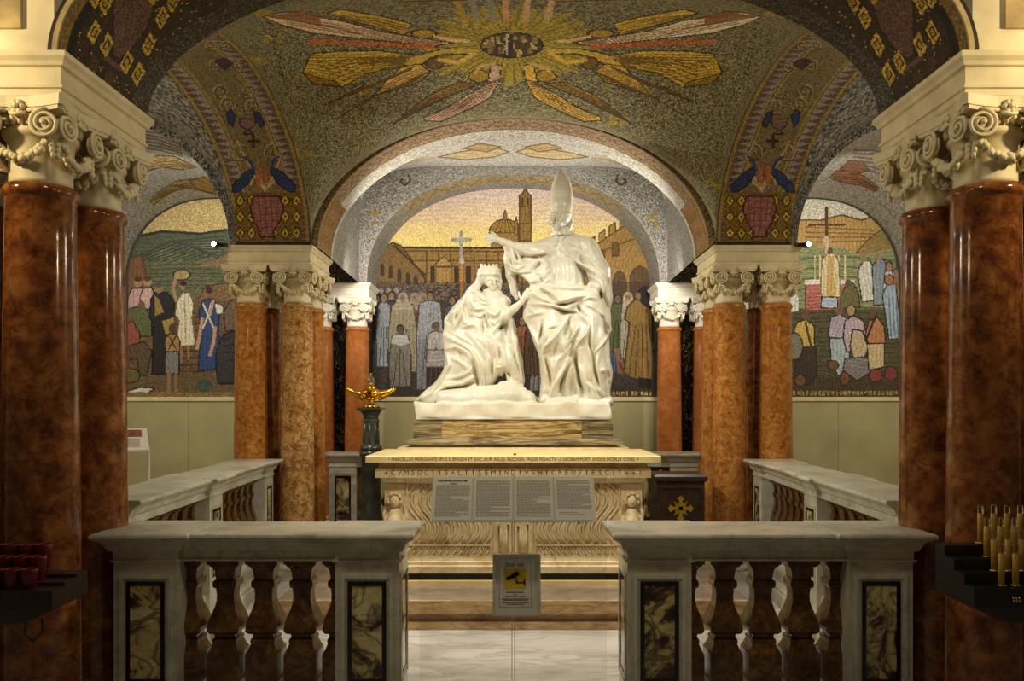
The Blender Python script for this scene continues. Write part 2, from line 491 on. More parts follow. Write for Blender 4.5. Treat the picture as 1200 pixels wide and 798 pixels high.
def spiral(p, cx, cy, r, turns, a0, sgn, col, w=0.8):
    pts = []
    for i in range(28):
        k = i / 27
        a = a0 + sgn * turns * 2*PI * k; rr = r * (1 - .85*k)
        pts.append((cx + rr*math.cos(a), cy + rr*math.sin(a)))
    p.line(pts, col, w)

# ---- central bay vault with radiating angels
def vault_h(X, Y):
    u = np.clip(np.abs(X) / AX, 0, 1); v = np.clip((Y - (YB0+YB1)/2) / ((YB1-YB0)/2), -1, 1)
    b = BF + (BR - BF) * (v + 1) / 2
    h1 = b * np.sqrt(np.maximum(1 - u*u, 0)); h2 = BS * np.sqrt(np.maximum(1 - v*v, 0))
    q = 4.0
    return Z0 + (h1**q + h2**q) ** (1/q)

def vault_fn(U, V):
    a = (U - .5) * PI; b = (V - .5) * PI
    X = AX * np.sin(a) * (0.999); Y = (YB0+YB1)/2 + (YB1-YB0)/2 * np.sin(b)
    return X, Y, vault_h(X, Y)

def angels(p, fx, pal):
    """angels painted left of the oval, mirrored by fx"""
    def T(pts, s=3.87, ox=290.0, oy=0.0): return [(fx(ox + a/s), oy + b/s) for a, b in pts]
    dk = (42, 36, 20)
    G1, G2, G3, PK = pal
    # upper angel
    p.poly(T([(360,60),(420,42),(600,72),(745,108),(715,160),(600,130),(440,88)]), G1, .2, dk)
    p.poly(T([(70,75),(140,58),(240,52),(330,80),(430,95),(600,142),(850,182),(935,195),(840,207),(640,188),(300,152),(150,112)]), PK, .14, dk)
    for k in range(5): p.line(T([(100+40*k, 78+4*k), (330+50*k, 105+14*k)]), (96, 66, 40), .55)
    p.poly(T([(70,75),(240,52),(330,80),(335,110),(260,95),(150,80)]), (120, 78, 44), .25)
    p.ell(fx(290+800/3.87), 153/3.87, 13, 4.5, (150, 122, 40), .2, line=dk)
    p.line(T([(850,165),(935,185),(1000,187)]), (196, 160, 120), 1.6)
    p.line(T([(290,188),(560,198),(840,212)]), (158, 84, 40), 2.4, .3)
    # lower angel
    p.poly(T([(365,468),(560,372),(740,292),(790,300),(700,335),(480,425)]), G2, .2, dk)
    p.poly(T([(430,522),(600,420),(780,322),(832,325),(780,372),(560,442)]), G2, .2, dk)
    p.poly(T([(560,372),(740,292),(700,330),(480,400)]), (120, 122, 110), .2)
    p.poly(T([(290,245),(420,232),(600,230),(760,250),(900,220),(1030,232),(1030,245),(900,245),(830,262),(790,292),(700,302),(540,332),(430,395),(300,382),(250,330)]), G1, .16, dk)
    for k in range(7): p.line(T([(280+22*k, 262+20*k), (420+20*k, 262+8*k), (720, 258+4*k)]), (88, 68, 16), .6)
    p.poly(T([(250,330),(300,345),(400,370),(430,395),(300,382)]), (120, 92, 26), .25, dk)
    p.poly(T([(700,300),(780,290),(830,325),(700,380),(560,445),(620,380)]), G3, .16, dk)
    p.ell(fx(290+850/3.87), 288/3.87, 9, 6, (98, 70, 26), .2, line=dk)
    p.line(T([(870,272),(960,285),(1030,240)]), G3, 2.2); p.line(T([(800,262),(900,228),(1040,232)]), G1, 1.6)
    p.strokes(T([(370,62),(600,82),(735,115)]), T([(440,88),(600,128),(712,155)]), 4, (92, 72, 24))
    p.strokes(T([(370,462),(560,378),(760,298)]), T([(470,425),(580,392),(740,318)]), 4, (84, 64, 22))
    p.strokes(T([(435,515),(600,425),(800,330)]), T([(560,440),(640,415),(790,362)]), 4, (84, 64, 22))
    p.strokes(T([(620,385),(720,330),(800,300)]), T([(570,440),(700,375),(825,328)]), 4, (112, 84, 34))
    p.strokes(T([(180,70),(500,125),(900,192)]), T([(180,112),(500,170),(840,203)]), 5, (128, 104, 82))
    p.strokes(T([(290,248),(520,240),(760,252)]), T([(270,335),(440,372),(700,300)]), 9, (104, 82, 24))
    # foot angel under the oval
    p.poly(T([(660,562),(830,430),(960,372),(1052,380),(900,442),(740,522)]), (132, 102, 38), .2, dk)
    p.poly(T([(800,532),(900,490),(1000,430),(1085,380),(1108,290),(1152,298),(1140,372),(1100,442),(1020,490),(880,552),(800,545)]), G3 if pal[3][0] > 205 else (170, 140, 116), .14, dk)
    for k in range(5): p.line(T([(1000+20*k, 440-8*k), (960+22*k, 490-12*k)]), (84, 62, 38), .6)
    p.strokes(T([(670,555),(830,440),(960,380)]), T([(740,520),(880,450),(1040,384)]), 5, (76, 58, 24))
    p.strokes(T([(810,532),(1000,440),(1095,370)]), T([(880,550),(1060,470),(1140,360)]), 6, (90, 70, 44))
    p.ell(fx(290+1050/3.87), 345/3.87, 11, 6.5, (140, 112, 36), .2, line=dk)
    p.line(T([(1030,330),(1060,300),(1120,290)]), (168, 140, 84), 1.8)

def paint_vault(p, u, v):
    every = np.ones(p.n, bool)
    p.speckle(every, OLIVE, OLIVEP)
    # scattered golden tufts
    for k in range(26):
        cx, cy = R.uniform(250, 950), R.uniform(-60, 230)
        for q in range(5): p.ell(cx + R.uniform(-10, 10), cy + R.uniform(-4, 4), R.uniform(2, 7), R.uniform(1.2, 3), (134, 114, 44), .35)
    # golden glow of rays
    d = np.hypot((p.x - 600) / 96, (p.y - 52) / 44)
    ang = np.arctan2((p.y - 52) / 44, (p.x - 600) / 96)
    m = d + 0.10*np.sin(ang*23) + 0.06*np.sin(ang*41+1) < 1
    p.mask_set(m, (142, 126, 42), .22)
    m2 = m & (np.sin(ang*46) > .72); p.mask_set(m2, (104, 90, 30), .2)
    ident = lambda x: x
    angels(p, ident, [(168, 142, 52), (142, 116, 40), (186, 152, 78), (192, 162, 132)])
    angels(p, lambda x: 1201 - x, [(172, 144, 52), (150, 118, 40), (184, 148, 58), (206, 190, 158)])
    # arms reaching down from the near side
    for x0, c in ((578, (120, 124, 112)), (594, (178, 136, 104)), (560, (126, 126, 112)), (616, (178, 146, 116)), (545, (150, 126, 44)), (640, (176, 146, 110))):
        p.line([(x0 + (x0-600)*.55, -34), (x0 + (x0-600)*.18, 2), (x0, 24)], c, 4.2); p.ell(x0, 28, 4, 4.5, (150, 130, 52), .2)
    p.poly([(470, -60), (560, -50), (545, 0), (470, 2)], (140, 114, 40), .2, (50, 40, 20))
    p.poly([(640, -60), (730, -50), (720, 0), (650, 2)], (150, 122, 44), .2, (50, 40, 20))
    # the oval town
    p.ell(600, 53, 37.5, 15.5, (36, 28, 18), .1)
    p.ell(600, 53, 34.5, 13.2, (66, 54, 28), .3)
    for k in range(70):
        x, y = R.uniform(568, 632), R.uniform(41, 65)
        if ((x-600)/33)**2 + ((y-53)/12)**2 > 1: continue
        w, h = R.uniform(1.5, 3), R.uniform(1.5, 5)
        p.poly([(x-w, y-h), (x+w, y-h), (x+w, y+h), (x-w, y+h)], R.choice([(152, 136, 72), (176, 156, 96), (120, 98, 60), (48, 40, 30), (160, 118, 84), (34, 30, 26)]), .2)
    p.poly([(596, 40), (601, 40), (601, 66), (596, 66)], (40, 38, 40), .1); p.poly([(593, 40), (596, 40), (596, 64), (593, 64)], (170, 158, 128), .1)
    # small lettered marks at the flanks
    for s in (-1, 1):
        for k in range(9):
            x, y = 601 + s*(286 - 3*k*.6), 26 + 7.5*k
            p.line([(x-2, y), (x+3, y+2)], (44, 40, 26), .8)
    # border against the rear arch
    b = (p.p[:, 1] > YB1 - .05); p.mask_set(b, (112, 104, 84), .25)
    p.c *= 1.17
    p.grain(.12)
mosaic('ceiling', vault_fn, 430, 340, paint_vault, sat=1.02)

# ---- longitudinal arches with urns and peacocks
def paint_band(p, u, v):
    fx = p.x if p.p[:, 0].mean() < 0 else 1203 - p.x
    p.x = fx
    s = v                                   # 0 inner edge .. 1 aisle edge
    L = u
    p.mask_set(np.ones(p.n, bool), (98, 88, 70), .28)
    zz = (np.abs(((L*60) % 1) - .5) * 2)
    for lo, hi, flip in ((.06, .22, 0), (.78, .94, 1)):
        m = (s > lo) & (s < hi); p.mask_set(m, (96, 76, 66), .25)
        q = (s - lo) / (hi - lo); q = 1-q if flip else q
        p.mask_set(m & (zz < q), (146, 132, 118), .15)
    for c0 in (.03, .25, .75, .97): p.mask_set(np.abs(s - c0) < .022, (150, 122, 50), .2)
    m = (s > .28) & (s < .72); p.mask_set(m, (116, 102, 66), .25)
    def Z(pts, k=2.66): return [(a/k, b/k) for a, b in pts]
    gold = (176, 150, 92); dk = (40, 34, 26)
    # vine scrolls
    for cx, cy, r, a0, sg in ((686,282,26,0,1),(770,282,26,PI,-1),(708,322,28,0,1),(780,330,28,PI,-1),(745,470,34,PI,-1),(850,470,34,0,1),(668,200,20,0,1),(742,205,20,PI,-1),(655,140,18,0,1),(700,140,18,PI,-1)):
        spiral(p, cx/2.66, cy/2.66, r/2.66, 1.6, a0, sg, gold, .85); spiral(p, cx/2.66+.9, cy/2.66+.9, r/2.66, 1.5, a0, sg, dk, .5)
    p.line(Z([(740,440),(770,505),(800,545),(830,590)]), gold, 1.0); p.line(Z([(850,440),(872,500),(850,545),(832,590)]), gold, 1.0)
    for k in range(5): p.line(Z([(826,596),(790+20*k, 560-8*abs(k-2)), (782+24*k, 575)]), (190, 170, 120), .8)
    p.poly(Z([(805,500),(815,560),(805,585),(796,560)]), (176, 96, 52), .2); p.poly(Z([(822,490),(838,560),(824,585)]), (176, 96, 52), .2)
    p.line(Z([(775,440),(805,440)]), (60, 32, 26), 1.8); p.line(Z([(790,424),(790,458)]), (60, 32, 26), 1.8)
    # upper vase with birds, lower peacocks
    p.poly(Z([(745,370),(800,370),(790,395),(775,405),(790,418),(760,418),(768,405),(752,395)]), (120, 92, 82), .2, dk)
    p.poly(Z([(705,350),(722,340),(735,362),(725,395),(712,385)]), (36, 62, 96), .25, dk); p.poly(Z([(790,345),(812,352),(825,390),(812,398),(795,372)]), (40, 52, 84), .25, dk)
    p.poly(Z([(722,600),(725,578),(760,540),(785,525),(795,540),(770,575),(745,598)]), (40, 58, 92), .35, dk)
    p.poly(Z([(920,600),(922,578),(885,540),(850,520),(842,535),(865,572),(895,596)]), (46, 54, 98), .35, dk)
    p.line(Z([(790,530),(782,505),(760,490)]), (36, 60, 110), 1.5); p.line(Z([(845,528),(852,500),(868,488)]), (36, 60, 110), 1.5)
    p.poly(Z([(670,190),(700,182),(730,200),(700,218)]), (72, 48, 56), .25, dk)
    # golden lattice with the urn
    diamonds_panel(p, 731/2.66, 600/2.66, 942/2.66, 752/2.66, 6, 3)
    p.poly(Z([(790,612),(872,612),(884,650),(872,690),(850,725),(856,738),(808,738),(814,725),(792,690),(780,650)]), (150, 96, 88), .2, (66, 34, 26), 1.1)
    for k in range(5):
        p.line(Z([(786+20*k, 616),(800+16*k, 720)]), (112, 62, 56), .6); p.line(Z([(784, 630+20*k),(880, 626+20*k)]), (112, 62, 56), .55)
    p.line(Z([(800,606),(866,606)]), (120, 72, 54), 1.6)
    m = (p.y > 752/2.66); p.mask_set(m, (46, 36, 18), .3)
    p.x = p.x if fx is None else p.x
    p.grain(.12)

def side_arch(sg):
    def fn(U, V):
        t = (1 - U) * PI
        Y = (YB0+YB1)/2 - (YB1-YB0)/2 * np.cos(t) * -1
        Y = (YB0+YB1)/2 + (YB1-YB0)/2 * np.cos(U * PI)
        Z = Z0 + BS * np.sin(U * PI)
        X = sg * (AX + .002 + V * .66)
        return X, Y, Z
    o = mosaic('trim_%d' % (1 if sg < 0 else 2), fn, 420, 74, paint_band, sat=.92)
for sg in (-1, 1): side_arch(sg)

# ---- front arch soffit: dark with golden lozenges
def paint_front(p, u, v):
    if True:
        x = np.where(p.p[:, 0] < 0, p.x, 1203 - p.x); p.x = x
    p.mask_set(np.ones(p.n, bool), (48, 34, 16), .5)
    far = v > .80
    p.speckle(far, [(40, 38, 32), (70, 66, 54), (98, 92, 74), (44, 34, 18)], [.3, .3, .15, .25])
    far2 = (np.abs(u - .5) < .27); p.speckle(far2, [(40, 38, 30), (64, 60, 48), (88, 82, 62), (44, 34, 18)], [.3, .3, .15, .25])
    k = (RNG.random(p.n) < .02) & ~far & ~far2; p.c[k] = (186, 156, 50)
    p.mask_set(v < .07, (120, 96, 44), .25); p.mask_set((v > .08) & (v < .13), (28, 20, 8), .2)
    def Z(pts, k=2.66): return [(a/k, b/k) for a, b in pts]
    p.poly(Z([(352,-60),(470,-60),(480,30),(455,95),(405,160),(372,185),(350,170),(352,90)]), (96, 66, 52), .3, (40, 22, 14), 1.4)
    p.line(Z([(330,180),(375,215)]), (96, 70, 48), 2.5); p.ell(128, 91, 5.5, 8, (78, 50, 24), .2); p.ell(111, 75, 5, 9, (78, 50, 24), .2)
    for (x, y) in ((293,100),(333,140),(395,195),(430,230),(464,140),(505,55),(330,10),(540,5),(480,-20),(300,30-40),(560,-60)):
        for sc, c in ((1, (190, 158, 52)), (.58, (60, 42, 12)), (.36, (170, 138, 40))):
            a, b = 22*sc, 40*sc
            p.poly(Z([(x-a, y+8*sc), (x+4*sc, y-b), (x+a, y-8*sc), (x-4*sc, y+b)]), c, .15)
    p.grain(.15)
def front_fn(U, V):
    t = U * PI
    return -1.79*np.cos(t), 3.14 + V*(YB0 - 3.14) + 0*U, Z0 + BF*np.sin(t)
mosaic('trim_3', front_fn, 420, 76, paint_front, sat=1.0)

# ---- rear arch soffit with vine frieze
def paint_reararch(p, u, v):
    p.mask_set(np.ones(p.n, bool), (176, 166, 142), .2)
    L = u * 60
    edge = (np.abs(u - .5) > .36)
    m = (v < .5); p.mask_set(m, (150, 128, 92), .25)
    for ph, cc in ((0, (112, 84, 46)), (PI, (124, 92, 60))):
        w = .27 + .11*np.sin(L*2.6 + ph); p.mask_set(m & (np.abs(v - w) < .030), cc, .3)
    k = m & (RNG.random(p.n) < .20); p.mask_set(k, (176, 122, 92), .3)
    k = m & (RNG.random(p.n) < .14); p.mask_set(k, (98, 92, 62), .3)
    p.mask_set((v < .06) | (np.abs(v-.5) < .025), (120, 98, 60), .25)
    m = (v > .53); p.speckle(m, PALE, PALEP)
    k = m & (np.sin(L*3) * np.cos(v*40) > .6) & (np.abs(u-.5) < .3); p.mask_set(k, (176, 156, 112), .2)
    lo = (u < .13) | (u > .87)
    p.mask_set(lo & (v > .1) & (v < .9), (132, 98, 44), .3)
    p.mask_set(lo & (np.abs(v-.5) < .26) & (np.sin(L*2.4) > -.1), (150, 104, 72), .2)
    p.grain(.12)
def reararch_fn(U, V):
    t = U * PI
    return -1.738*np.cos(t), YB1 + V*(7.66 - YB1) + 0*U, Z0 + BR*np.sin(t)
mosaic('trim_4', reararch_fn, 460, 58, paint_reararch)

def ring_fn(U, V):
    t = U * PI
    return -np.cos(t)*(1.738 + .10*V), YB1 + .004 + 0*U, Z0 + np.sin(t)*(BR + .10*V)
def paint_ring(p, u, v):
    p.speckle(np.ones(p.n, bool), OLIVE, OLIVEP); p.mask_set(v < .35, (132, 106, 58), .3); p.grain(.1)
mosaic('trim_30', ring_fn, 320, 8, paint_ring)

# ---- vault of the rear bay: lofts from the arch to the flatter head of the lunette wall
def rearbay_fn(U, V):
    t = U * PI
    n = 2 + 4.0 * V
    c, s = sell(t, n)
    X = -c * (1.742 + .04*V); Z = Z0 + (BR + .03 + .17*V) * s
    return X, 7.64 + V*(YS + .02 - 7.64), Z
def paint_rearbay(p, u, v):
    p.speckle(np.ones(p.n, bool), PALE, PALEP)
    fig = (196, 172, 120); dk = (128, 104, 70)
    for s in (-1, 1):
        p.poly([(601+s*4, 178), (601+s*22, 172), (601+s*62, 178), (601+s*88, 184), (601+s*56, 187), (601+s*22, 184)], fig, .2, dk)
        p.poly([(601+s*14, 172), (601+s*40, 168), (601+s*58, 174), (601+s*30, 178)], (182, 150, 90), .2, dk)
        for k in range(10):
            x = 601 + s*(96 + 9*k); p.ell(x, 186 + k*k*.42, 5, 2.2, (182, 164, 124), .25)
    p.mask_set(v > .95, (150, 138, 118), .2)
    lo = np.abs(u - .5) > .30
    p.speckle(lo, GREY, GREYP)
    p.grain(.1)
mosaic('ceiling_rear', rearbay_fn, 420, 130, paint_rearbay)

# ---- spandrel wall in front of the lunette, opening with superellipse arch
AL, BL, NL = 1.69, 1.27, 2.2
def spandrel_fn(U, V):
    t = U * PI
    ci, si = sell(t, NL); co, so = sell(t, 7.0)
    X = -(ci*AL*(1-V) + co*2.05*V); Z = Z0 + si*BL*(1-V) + so*1.44*V
    return X, YS + 0*U, Z
def paint_spandrel(p, u, v):
    p.speckle(np.ones(p.n, bool), GREY, GREYP)
    for s in (-1, 1):
        X = lambda x: 601.5 + s*(x - 601.5)
        # zigzag jamb bands
        p.poly([(X(383), 225), (X(422), 225), (X(422), 334), (X(383), 334)], (150, 128, 124), .15)
        p.poly([(X(404), 236), (X(413), 236), (X(413), 322), (X(404), 322)], (92, 78, 78), .2)
        p.poly([(X(386), 225), (X(401), 225), (X(401), 330), (X(386), 330)], (190, 172, 130), .15)
        for k in range(7):
            y = 240 + k*12
            p.poly([(X(405), y+10), (X(412), y+10), (X(408.5), y)], (206, 202, 196), .1)
            p.poly([(X(387), y+10), (X(399), y+10), (X(393), y)], (112, 88, 54), .1); p.poly([(X(390), y+9), (X(396), y+9), (X(393), y+4)], (206, 190, 150), .1)
        p.poly([(X(384), 318), (X(424), 318), (X(424), 334), (X(384), 334)], (140, 116, 118), .2)
        for k in range(4): p.poly([(X(388+9*k), 320), (X(395+9*k), 320), (X(391.5+9*k), 329)], (206, 198, 190), .1)
        # hooked hearts and tufts
        p.line([(X(724), 205), (X(722), 212), (X(728), 217), (X(734), 213), (X(731), 209)], (84, 66, 30), 1.2)
        for k in range(8): p.ell(X(766) + R.uniform(-7, 7), 257 + R.uniform(-9, 9), 3, 2.4, (150, 128, 66), .3)
    p.mask_set(v < .035, (150, 140, 120), .15)
    p.grain(.1)
mosaic('wall_spandrel', spandrel_fn, 420, 60, paint_spandrel)

def lunsoffit_fn(U, V):
    t = U * PI; c, s = sell(t, NL)
    return -c*AL, YS + V*(YW - YS) + 0*U, Z0 + s*BL
def paint_lunsoffit(p, u, v):
    p.speckle(np.ones(p.n, bool), GREY, GREYP)
    L = u*50
    m = (v > .12) & (v < .62) & (np.abs(u-.5) < .26)
    p.mask_set(m, (150, 138, 108), .25)
    for ph, cc in ((0, (170, 136, 66)), (PI, (128, 100, 54))): p.mask_set(m & (np.abs(v - .37 - .15*np.sin(L*2.4 + ph)) < .05), cc, .3)
    k = m & (RNG.random(p.n) < .25); p.mask_set(k, (182, 150, 84), .3)
    k = m & (RNG.random(p.n) < .12); p.mask_set(k, (104, 92, 60), .3)
    p.grain(.1)
mosaic('trim_5', lunsoffit_fn, 400, 60, paint_lunsoffit)

# ---- figures
SKIN = (176, 134, 96)
def person(p, x, yh, yb, w, robe, hair=(50, 36, 26), skin=SKIN, veil=None, hands=None, lo=None, r=4.2):
    """robed figure: head centre (x, yh), hem yb, half width w"""
    dk = tuple(int(c*.45) for c in robe)
    ys = yh + r*1.5
    ym = ys + (yb-ys)*.42
    p.poly([(x-w*.75, ys+2), (x-w*.3, ys-1), (x+w*.3, ys-1), (x+w*.75, ys+2), (x+w, ym), (x+w*.95, yb), (x-w*.95, yb), (x-w, ym)], robe, .16, dk, .6)
    if lo is not None: p.poly([(x-w*.9, ym), (x+w*.9, ym), (x+w*.95, yb), (x-w*.95, yb)], lo, .16)
    for k in (-.45, 0, .4): p.line([(x+w*k*.6, ym-4), (x+w*k*1.4, yb-1)], dk, .5)
    if veil is not None: p.ell(x, yh+1, r*1.35, r*1.7, veil, .12); p.poly([(x-r*1.3, yh), (x+r*1.3, yh), (x+w*.75, ys+8), (x-w*.75, ys+8)], veil, .12)
    else: p.ell(x, yh-.6, r*1.1, r*1.3, hair, .15)
    p.ell(x, yh+.5, r*.78, r*1.08, skin, .1)
    p.line([(x-1.6, yh), (x-.8, yh)], (70, 44, 30), .5); p.line([(x+.8, yh), (x+1.6, yh)], (70, 44, 30), .5)
    if hands is not None: p.ell(x+hands[0], hands[1], 2.0, 3.4, skin, .1)

def paint_center(p, u, v):
    # sunset sky
    n1 = np.sin(p.x*.11 + 3*np.sin(p.y*.35)) + .8*np.sin(p.x*.045 + p.y*.9)
    k = np.clip((p.y - 216 + 6*n1) / 70, 0, 1)[:, None]
    top, mid, bot = np.array((212, 188, 182.)), np.array((238, 202, 146.)), np.array((250, 216, 112.))
    c = np.where(k < .5, top + (mid-top)*k*2, mid + (bot-mid)*(k-.5)*2)
    streak = (np.sin(p.y*1.3 + 2*np.sin(p.x*.05)) > .55) & (p.y < 262)
    c[streak] = c[streak]*.5 + np.array((190, 174, 190))*.5
    p.c[:] = c * (1 + .10*(RNG.random((p.n, 1))-.5)*2)
    br, dk, dk2 = (150, 112, 50), (92, 66, 28), (66, 46, 20)
    # church tower, dome, small spires
    p.poly([(576, 292), (576, 272), (608, 272), (608, 292)], br, .15, dk)
    th = np.linspace(PI, 2*PI, 18); p.poly([(592+19*math.cos(a), 273+16*math.sin(a)) for a in th], (156, 118, 44), .15, dk, .8)
    for d in (-12, -6, 0, 6, 12): p.line([(592+d, 272), (592+d*.45, 259)], dk, .5)
    p.poly([(590, 258), (590, 252), (592, 246), (594, 252), (594, 258)], br, .1, dk)
    p.poly([(603, 275), (603, 262), (605, 254), (607, 262), (607, 275)], br, .1, dk)
    p.poly([(608.5, 320), (608.5, 229), (612, 227), (615.5, 220), (619, 227), (622.5, 229), (622.5, 320)], (140, 104, 44), .12, dk, .9)
    for y in (242, 262, 282, 302): p.line([(609, y), (622, y)], dk, .6)
    p.line([(612.5, 232), (612.5, 240)], dk2, .8); p.line([(618.5, 232), (618.5, 240)], dk2, .8)
    # long palace
    p.poly([(447, 289), (660, 291), (660, 360), (437, 360), (437, 300)], br, .16)
    p.line([(470, 290), (660, 291)], dk2, 1.3); p.line([(470, 294), (660, 295)], dk, .8); p.line([(470, 305), (660, 306)], dk, .7)
    for x in range(500, 660, 14):
        p.line([(x, 296), (x, 350)], dk, .8)
        p.poly([(x+4, 312), (x+10, 312), (x+10, 332), (x+4, 332)], dk2, .2)
    p.poly([(508, 312), (520, 300), (532, 312)], (176, 136, 66), .1, dk); p.poly([(511, 313), (529, 313), (529, 334), (511, 334)], (166, 126, 58), .1, dk)
    # left receding row
    p.poly([(432, 300), (460, 284), (470, 288), (498, 326), (498, 350), (432, 350)], (126, 92, 42), .18, dk2, .8)
    p.line([(462, 288), (498, 322)], dk2, 1.2)
    for x, y in ((448, 312), (458, 314), (468, 318), (478, 322), (487, 326)): p.poly([(x-2.5, y+12), (x-2.5, y), (x, y-4), (x+2.5, y), (x+2.5, y+12)], dk2, .2)
    # right fortress wall with merlons and arches
    p.poly([(660, 300), (690, 292), (735, 262), (790, 225), (800, 400), (660, 400)], (158, 118, 52), .16)
    p.line([(690, 292), (740, 259), (790, 226)], dk, .9)
    for k in range(7):
        x, y = 690+12*k, 288 - 8.2*k
        p.poly([(x, y+5), (x, y-6), (x+7, y-11), (x+7, y)], (168, 128, 60), .12, dk)
    p.line([(690, 300), (790, 262)], dk, .7)
    for x, y in ((705, 296), (721, 287)): p.poly([(x-4, y+14), (x-4, y), (x, y-4), (x+4, y-2), (x+4, y+12)], (112, 78, 34), .15, dk)
    for x, y, w in ((726, 330, 8), (750, 324, 12), (704, 334, 6)):
        p.poly([(x-w, 372), (x-w, y), (x-w*.6, y-9), (x, y-13), (x+w*.6, y-9), (x+w, y), (x+w, 372)], (96, 68, 34), .25, dk)
    # crowd and dark pavement
    m = (p.y > 334 + 4*np.sin(p.x*.5)) & (p.x < 612)
    p.speckle(m, [(112, 100, 104), (160, 148, 140), (84, 66, 52), (66, 52, 42), (148, 116, 80), (56, 44, 38)], [.2, .14, .2, .2, .12, .14])
    m = (p.y > 352); q = m & (p.x < 700); p.speckle(q, [(86, 70, 50), (66, 52, 38), (52, 42, 32), (108, 88, 62), (96, 84, 80)], [.3, .26, .22, .14, .08])
    m = (p.y > 398) & (p.x >= 690); p.speckle(m, [(104, 78, 46), (84, 62, 40), (66, 48, 34), (124, 96, 58)], [.3, .3, .2, .2])
    m = (p.y > 436); p.speckle(m, [(70, 56, 46), (52, 42, 38), (88, 72, 60), (100, 92, 88)], [.34, .3, .26, .1])
    # processional cross
    p.line([(541, 305), (541, 365)], (206, 130, 46), 1.3); p.line([(540.5, 292), (541, 306)], (160, 158, 140), 1.8)
    p.line([(530, 281), (551, 281)], (150, 150, 134), 2.0); p.line([(540.5, 272), (540.5, 293)], (150, 150, 134), 2.0); p.ell(540.5, 281, 4.5, 4.5, (170, 170, 152), .1)
    p.ell(541, 306, 2.8, 3, (186, 184, 170), .1)
    # women and children at the left
    for x in range(438, 560, 9): p.ell(x + R.uniform(-2, 2), 343 + R.uniform(-3, 2), 2.6, 3.4, R.choice([(150, 112, 82), (96, 70, 52), (170, 160, 150), (120, 110, 116)]), .15)
    person(p, 441, 350, 432, 8, (84, 70, 66)); person(p, 459, 347, 430, 7, (80, 62, 60))
    person(p, 450, 349, 430, 9, (166, 172, 180))
    person(p, 486, 349, 420, 8, (148, 62, 46), veil=(180, 160, 136)); person(p, 496, 349, 424, 7, (112, 76, 54), veil=(176, 156, 122))
    person(p, 472, 349, 436, 17, (178, 162, 124), veil=(196, 182, 146), hands=(1, 372))
    person(p, 504, 347, 456, 16, (172, 176, 184), hands=(0, 369), lo=(150, 150, 156))
    person(p, 530, 352, 440, 11, (104, 92, 92)); person(p, 548, 350, 440, 10, (120, 98, 80)); person(p, 566, 350, 440, 10, (96, 84, 84))
    person(p, 469, 386, 453, 13, (150, 140, 122), hair=(44, 30, 22), skin=(120, 84, 60), hands=(0, 412))
    p.poly([(461, 392), (477, 392), (480, 402), (469, 405), (458, 402)], (214, 210, 200), .08)
    person(p, 511, 383, 456, 12, (206, 200, 190), hair=(60, 44, 30), skin=(140, 100, 70), lo=(66, 44, 38), hands=(0, 410))
    p.poly([(501, 410), (522, 410), (524, 430), (499, 430)], (198, 186, 180), .16, (120, 96, 90))
    # between the marble figures
    person(p, 612, 376, 420, 10, (176, 104, 62)); person(p, 632, 392, 458, 11, (134, 128, 118), lo=(150, 146, 136)); person(p, 622, 380, 440, 8, (112, 74, 52))
    person(p, 655, 352, 450, 12, (110, 90, 70)); person(p, 690, 350, 450, 12, (92, 84, 96)); person(p, 704, 356, 452, 8, (120, 84, 62))
    # green man, blue skirt, white veil, ochre dress
    person(p, 715, 352, 436, 7, (58, 96, 138), lo=(66, 108, 150))
    person(p, 724, 350, 412, 10, (96, 106, 46), skin=(150, 108, 72))
    p.poly([(718, 408), (730, 408), (731, 432), (733, 438), (724, 438), (722, 420)], (160, 108, 70), .15); p.line([(726, 426), (731, 436)], (150, 62, 40), 2)
    person(p, 736, 348, 420, 9, (190, 178, 146), veil=(208, 196, 152))
    p.poly([(735, 360), (744, 351), (760, 351), (768, 362), (770, 375), (764, 378), (776, 440), (760, 448), (738, 442), (731, 436), (738, 378), (732, 374)], (172, 126, 46), .14, (84, 58, 20), 1.0)
    for k in range(6): p.line([(745+4*k, 380), (737+7.5*k, 440)], (112, 80, 28), .7)
    p.poly([(747, 340), (756, 334), (763, 340), (764, 360), (768, 368), (760, 362), (752, 356), (747, 349)], (36, 28, 26), .2)
    p.ell(748, 347, 3, 4, (170, 122, 84), .1)
    p.poly([(748, 442), (766, 444), (764, 456), (750, 454)], (40, 30, 28), .2)
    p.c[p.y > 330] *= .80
    # gold lettering strip at the foot
    m = (p.y > 458.6) & (p.y < 463.4) & (p.x > 716) & (np.sin(p.x*1.9)*np.sin(p.x*.77+1) > -.12) & (RNG.random(p.n) < .75); p.mask_set(m, (190, 156, 62), .2)
    p.mask_set(p.y > 464.2, (84, 66, 50), .2)
    p.grain(.13)

def lun_panel(name, xc, half, a, b, n, zb, paint, nu, nv, Y=YW):
    """wall panel with straight sides up to Z0 and a superelliptic head"""
    def fn(U, V):
        x = (U - .5) * 2
        h = np.where(np.abs(x) < 1, np.maximum(1 - np.abs(x)**n, 0)**(1/n), 0)
        top = Z0 + b*h
        return xc + x*a, Y + 0*U, zb + (top + .02 - zb) * V
    return mosaic(name, fn, nu, nv, paint)
ZM = CZ + (HY - 465.2) * YW / F
lun_panel('wall_back', 0, None, AL + .02, BL + .02, NL, ZM, paint_center, 360, 260)

